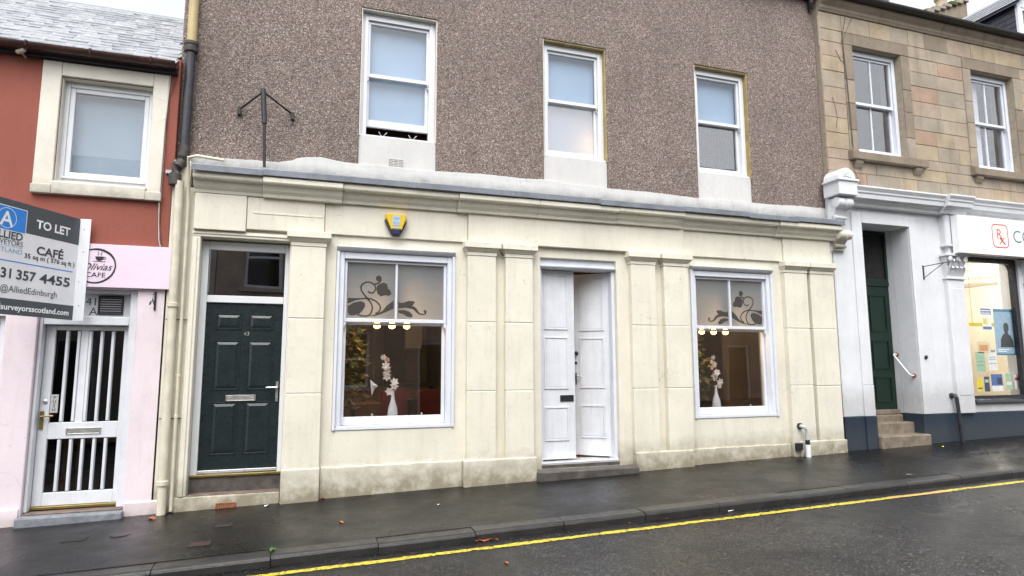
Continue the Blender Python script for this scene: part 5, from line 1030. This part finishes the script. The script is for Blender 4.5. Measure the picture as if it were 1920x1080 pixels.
A_ = full_rr(11.56, 11.97, 3.68, 4.115, .09); B_ = full_rr(11.582, 11.948, 3.702, 4.093, .07); n = len(A_); b = MB(); b.v = [(x, Ys-.0008, z) for x, z in A_]+[(x, Ys-.0008, z) for x, z in B_]; b.f = [(k, (k+1) % n, n+(k+1) % n, n+k) for k in range(n)]; b.build('logo_border', 'ink_red', sg)
text('R', 'logo_lettering', 'ink_red', sg, TS(11.665, 3.845), .26); b = MB()
for (p, q) in (((11.745, 3.87), (11.875, 3.75)), ((11.865, 3.875), (11.735, 3.75))): b.tube([(p[0], Ys-.001, p[1]), (q[0], Ys-.001, q[1])], .010, 5)
b.build('logo_cross', 'ink_red', sg); text('CO', 'lettering', 'ink_teal', sg, TS(12.08, 3.80), .33)
# ironwork on the white front
hb = thing('hanging_bracket', (10.2, -.02, 3.08), 'thin rusty iron sign bracket beside the foliage capital', 'bracket')
MB().box(10.165, 10.19, -.012, .0, 3.08, 3.33).build('wall_plate', 'rusty_pipe', hb); MB().tube([(10.177, -.01, 3.31), (10.22, -.42, 3.33)], .007, 6).tube([(10.177, -.01, 3.11), (10.215, -.36, 3.33)], .006, 6).build('arm', 'rusty_pipe', hb)
MB().tube([(10.22+.025*math.cos(t*.6), -.42-.0, 3.305+.025*math.sin(t*.6)) for t in range(11)], .005, 5).build('curl', 'rusty_pipe', hb)
hr = thing('handrail', (9.86, .3, 1.4), 'bent white grab rail with rusty fixings inside the porch', 'handrail')
MB().tube([(9.898, .40, 1.80), (9.83, .40, 1.80), (9.815, .385, 1.78), (9.815, .12, 1.46), (9.83, .10, 1.44), (9.898, .10, 1.44)], .017, 10).build('rail', 'white_paint', hr, smooth=True)
for y, z in ((.40, 1.80), (.10, 1.44)): MB().lathe([(.04,0),(.035,-.015)], (9.899, y, z), 12, 'x').build('fixing', 'rust', hr)
db = thing('door_pull', (10.01, -.02, 1.70), 'round black bell pull on the white wall by the porch', 'bell'); MB().lathe([(.045,0),(.05,-.015),(.03,-.03),(.035,-.045),(.02,-.06)], (10.03, 0, 1.75), 16, 'y').build('pull', 'black_iron', db, smooth=True); MB().box(9.99, 10.07, -.006, -.0005, 1.69, 1.81).build('plate', 'black_iron', db)
MB().tube([(10.575, .0, 1.10), (10.575, -.07, 1.10), (10.585, -.09, 1.07), (10.60, -.09, .9), (10.63, -.09, .32)], .03, 10).build('waste_pipe', 'iron_pipe', sb, smooth=True); MB().lathe([(.045,0),(.045,-.03),(.035,-.035)], (10.575, -.0, 1.10), 12, 'y').build('pipe_collar', 'iron_pipe', sb)
MB().tube([(8.83, -.015, 7.68), (8.70, -.02, 7.2), (8.76, -.02, 6.6), (8.78, -.02, 5.9), (8.79, -.02, 5.3), (8.74, -.03, 4.95), (8.9, -.02, 4.62)], .005, 6).build('cable', 'cable', sb); MB().tube([(8.98, -.015, 7.68), (8.73, -.022, 7.25), (8.745, -.022, 6.6), (8.765, -.022, 5.9), (8.775, -.022, 5.32)], .0045, 6).build('cable', 'cable', sb)
MB().tube([(8.56, -.012, 7.02), (8.66, -.014, 6.84), (8.74, -.018, 6.82)], .005, 6).build('cable', 'cable', sb); MB().tube([(8.42, -.01, 6.15), (8.47, -.01, 6.0), (8.5, -.01, 5.8), (8.46, -.01, 5.6)], .0035, 6).build('cable', 'cable', sb)
MB().tube([(8.255, .03, 7.6), (8.265, .025, 7.3), (8.26, .03, 7.05)], [.03,.035,.028], 8).tube([(8.265, .03, 6.95), (8.27, .025, 6.3)], .028, 8).build('mortar_fillet', 'stone_grey', sb)

# ================================================================== terrace across the road (seen only in glass and wet ground)
def opposite(x0, x1, eave, ridge, mat, lab, cols, gf, chx=None):
    Yo = -11.2; t_ = thing('opposite_house', ((x0+x1)/2, Yo, opp_z((x0+x1)/2, 0)), lab, 'house')
    holes = []; n = cols; st_ = (x1-x0)/n
    for k in range(n):
        xc = x0+st_*(k+.5); holes.append((xc-.5, xc+.5, 3.9, 5.7)); holes.append((xc-.55, xc+.55, 1.0, 2.7) if k != gf else (xc-.5, xc+.5, -.2, 2.4))
    MB().wall(x0, x1, -.6, eave, Yo-.35, Yo, holes).build('wall', mat, t_)
    for k, h in enumerate(holes):
        isd = h[2] < 0
        w_ = MB().ring(h[0]+.002, h[1]-.002, h[2]+.002, h[3]-.002, .08, Yo-.16, Yo-.08)
        if not isd: w_.box(h[0]+.08, h[1]-.08, Yo-.158, Yo-.08, (h[2]+h[3])/2-.03, (h[2]+h[3])/2+.03)
        wo_ = w_.build('door' if isd else 'window', 'white_paint', t_); MB().box(h[0]+.08, h[1]-.08, Yo-.14, Yo-.135, h[2]+.08, h[3]-.08).build('door_leaf' if isd else 'pane', 'green_door' if isd else 'glass_dark', wo_)
        if not isd: MB().box(h[0]-.1, h[1]+.1, Yo-.1, Yo+.08, h[2]-.1, h[2]).build('sill', 'opp_render', wo_)
    MB().px([(Yo+.15, eave), (Yo+.15, eave+.06), (Yo-3.5, ridge), (Yo-7, eave), (Yo-7, eave-.1), (Yo-3.5, ridge-.1)], x0-.02, x1+.02).build('roof', 'slate_dark', t_); MB().box(x0, x1, Yo-7, Yo-.36, -.6, .0).build('footing', 'opp_stone', t_)
    MB().box(x0, x0+.3, Yo-6.8, Yo-.36, 0, eave).build('gable_wall', mat, t_); MB().box(x1-.3, x1, Yo-6.8, Yo-.36, 0, eave).build('gable_wall', mat, t_); MB().box(x0+.31, x1-.31, Yo-6.8, Yo-6.6, 0, eave).build('rear_wall', mat, t_); MB().box(x0+.31, x1-.31, Yo-2.5, Yo-2.3, 0, eave).build('inner_wall', 'room_dark', t_)
    cx_ = x1-.5 if chx is None else chx; c_ = MB().box(cx_-.4, cx_+.4, Yo-4.2, Yo-2.8, ridge-.8, ridge+1.0).build('chimney', 'opp_stone', t_)
    for k in range(3): MB().lathe([(.12,0),(.10,.35)], (cx_, Yo-3.9+.4*k, ridge+1.0), 10).build('chimney_pot', 'terracotta', c_)
opposite(-9, -2.4, 6.2, 8.4, 'opp_render', 'grey rendered terraced house across the road from the red house', 3, 1)
opposite(-2.38, 5.2, 6.5, 8.9, 'opp_stone', 'brown stone terraced house across the road from the cream shop', 3, 2)
opposite(5.22, 11.5, 5.6, 7.8, 'opp_render', 'low rendered house across the road from the sandstone building', 3, 0)
opposite(11.52, 19, 7.6, 10.5, 'opp_stone', 'tall brown stone house across the road beyond the chemist', 3, 1, 13.9)

# ================================================================== covers, leaves and litter on the ground
def cover(px_, py_, w, d, mat, lab, kind='plate', name='access_cover'):
    n = Vector((-.0255, -.02, 1)); dv = _F+(px_-960)/FPX*_R-(py_-540)/FPX*_U; t = (.065-n.dot(CAM))/n.dot(dv); p = CAM+t*dv; o_ = thing(name, p, lab, 'cover'); b = MB(); z = lambda x, y: pave(x, y)
    def sl(x0, x1, y0, y1, h0, h1): return MB().prism([(x0,y0,z(x0,y0)+h0),(x1,y0,z(x1,y0)+h0),(x1,y1,z(x1,y1)+h0),(x0,y1,z(x0,y1)+h0)], [(x0,y0,z(x0,y0)+h1),(x1,y0,z(x1,y0)+h1),(x1,y1,z(x1,y1)+h1),(x0,y1,z(x0,y1)+h1)])
    x0, x1, y0, y1 = p.x-w/2, p.x+w/2, p.y-d/2, p.y+d/2
    if kind == 'grate':
        sl(x0, x1, y0, y1, -.02, .002).build('recess', 'dark_void', o_); b = MB()
        for k in range(8): b.merge(sl(x0+w*(k+.15)/8, x0+w*(k+.6)/8, y0, y1, .002, .006))
        b.build('bars', mat, o_)
    elif kind == 'oval': MB().lathe([(w/2,-.02),(w/2,.005),(w/2-.02,.007)], (p.x, p.y, p.z), 20).build('lid', mat, o_)
    else: sl(x0, x1, y0, y1, -.02, .003).build('rim', 'black_iron', o_); sl(x0+.01, x1-.01, y0+.01, y1-.01, .003, .006).build('lid', mat, o_, bevel=.002)
cover(420, 985, .17, .13, 'cover_iron', 'small brown iron cover below the rusty air brick'); cover(375, 1020, .19, .15, 'cover_red', 'small red iron cover near the kerb'); cover(225, 1003, .17, .15, 'cover_iron', 'oval iron cover before the barred white door', 'oval'); cover(140, 1012, .20, .14, 'kerb', 'small slotted iron grate before the barred white door', 'grate', 'drain_grate')
def ground_hit(px_, py_, on_road=False):
    dv = _F+(px_-960)/FPX*_R-(py_-540)/FPX*_U
    n, c_ = (Vector((-.0255, .02, 1)), -.102) if on_road else (Vector((-.0255, -.02, 1)), .065)
    return CAM+(c_-n.dot(CAM))/n.dot(dv)*dv
def leaf_litter(px_, py_, mat, lab, road=False, s=.05, name='fallen_leaf', cat='leaf', group=None):
    p = ground_hit(px_, py_, road); th = random.random()*6.28; a = Vector((math.cos(th), math.sin(th), .02)); e = Vector((-math.sin(th), math.cos(th), .05)); up = Vector((0,0,1)); base = p+up*.004
    ring = [(-1,0,.0),(-.5,.42,.25),(.1,.5,.35),(.6,.3,.15),(1,0,.0),(.6,-.35,.3),(0,-.5,.2),(-.5,-.38,.1)]
    pts_ = [base+a*s*x+e*s*y_+up*s*h*.6 for x, y_, h in ring]
    b = MB().prism(pts_, [q+up*.0015 for q in pts_]); o_ = b.build(name, mat); tag(o_, lab, cat, group)
leaf_litter(640, 980, 'autumn_leaf', 'single orange leaf on the pavement before the first shop window', s=.045)
leaf_litter(285, 973, 'autumn_leaf', 'brown leaf by the foot of the thick cream pipe', s=.07)
leaf_litter(603, 935, 'autumn_leaf', 'rusty leaf at the foot of the pilaster beside the green door', s=.05)
for k in range(16): leaf_litter(885+random.uniform(0, 52), 1010+random.uniform(-4, 5), 'autumn_leaf', 'sodden brown leaf in the gutter drift by the kerb', True, random.uniform(.025, .05), 'fallen_leaf', 'leaf', 'leaf drift in the gutter')
for k, (x, y) in enumerate(((1180, 981), (1250, 973), (1650, 922), (1740, 910), (1870, 895), (1270, 970), (1530, 938))): leaf_litter(x, y, 'autumn_leaf', 'small stray leaf lying in the gutter below the kerb', True, .022, 'fallen_leaf', 'leaf', 'stray leaves in the gutter')
leaf_litter(1370, 957, 'litter_white', 'crumpled white paper scrap in the gutter', True, .075, 'paper_scrap', 'litter'); leaf_litter(822, 947, 'litter_white', 'tiny white paper scrap on the pavement before the first shop window', False, .028, 'paper_scrap', 'litter')
leaf_litter(1484, 943, 'litter_white', 'flattened pale scrap beside the yellow line', True, .03, 'paper_scrap', 'litter'); leaf_litter(1705, 891, 'litter_white', 'thin white scrap on the pavement before the chemist', False, .035, 'paper_scrap', 'litter'); leaf_litter(500, 949, 'litter_white', 'curled pale strip by the cream front step', False, .05, 'paper_scrap', 'litter'); leaf_litter(1767, 838, 'p_yellow', 'yellow leaf by the foot of the navy plinth', False, .05)
leaf_litter(950, 1056, 'autumn_leaf', 'lone orange leaf out on the road', True, .03)
for px_, py_, road, lab in ((508, 1037, False, 'small green weed growing from a kerb joint'), (998, 1000, True, 'small green weed growing at the road edge')):
    p = ground_hit(px_, py_, road); t_ = thing('weed', p, lab, 'plant'); b = MB()
    for k in range(12):
        th = random.random()*6.28; r_ = random.uniform(.03, .06); d = Vector((math.cos(th), math.sin(th), random.uniform(.3, .9))); s_ = Vector((-math.sin(th), math.cos(th), 0))*r_*.3; c0 = p+Vector((0,0,.003))
        b.add([c0, c0+d*r_*.6+s_, c0+d*r_, c0+d*r_*.6-s_], [(0,1,2,3)])
    b.build('leaves', 'weed_green', t_)
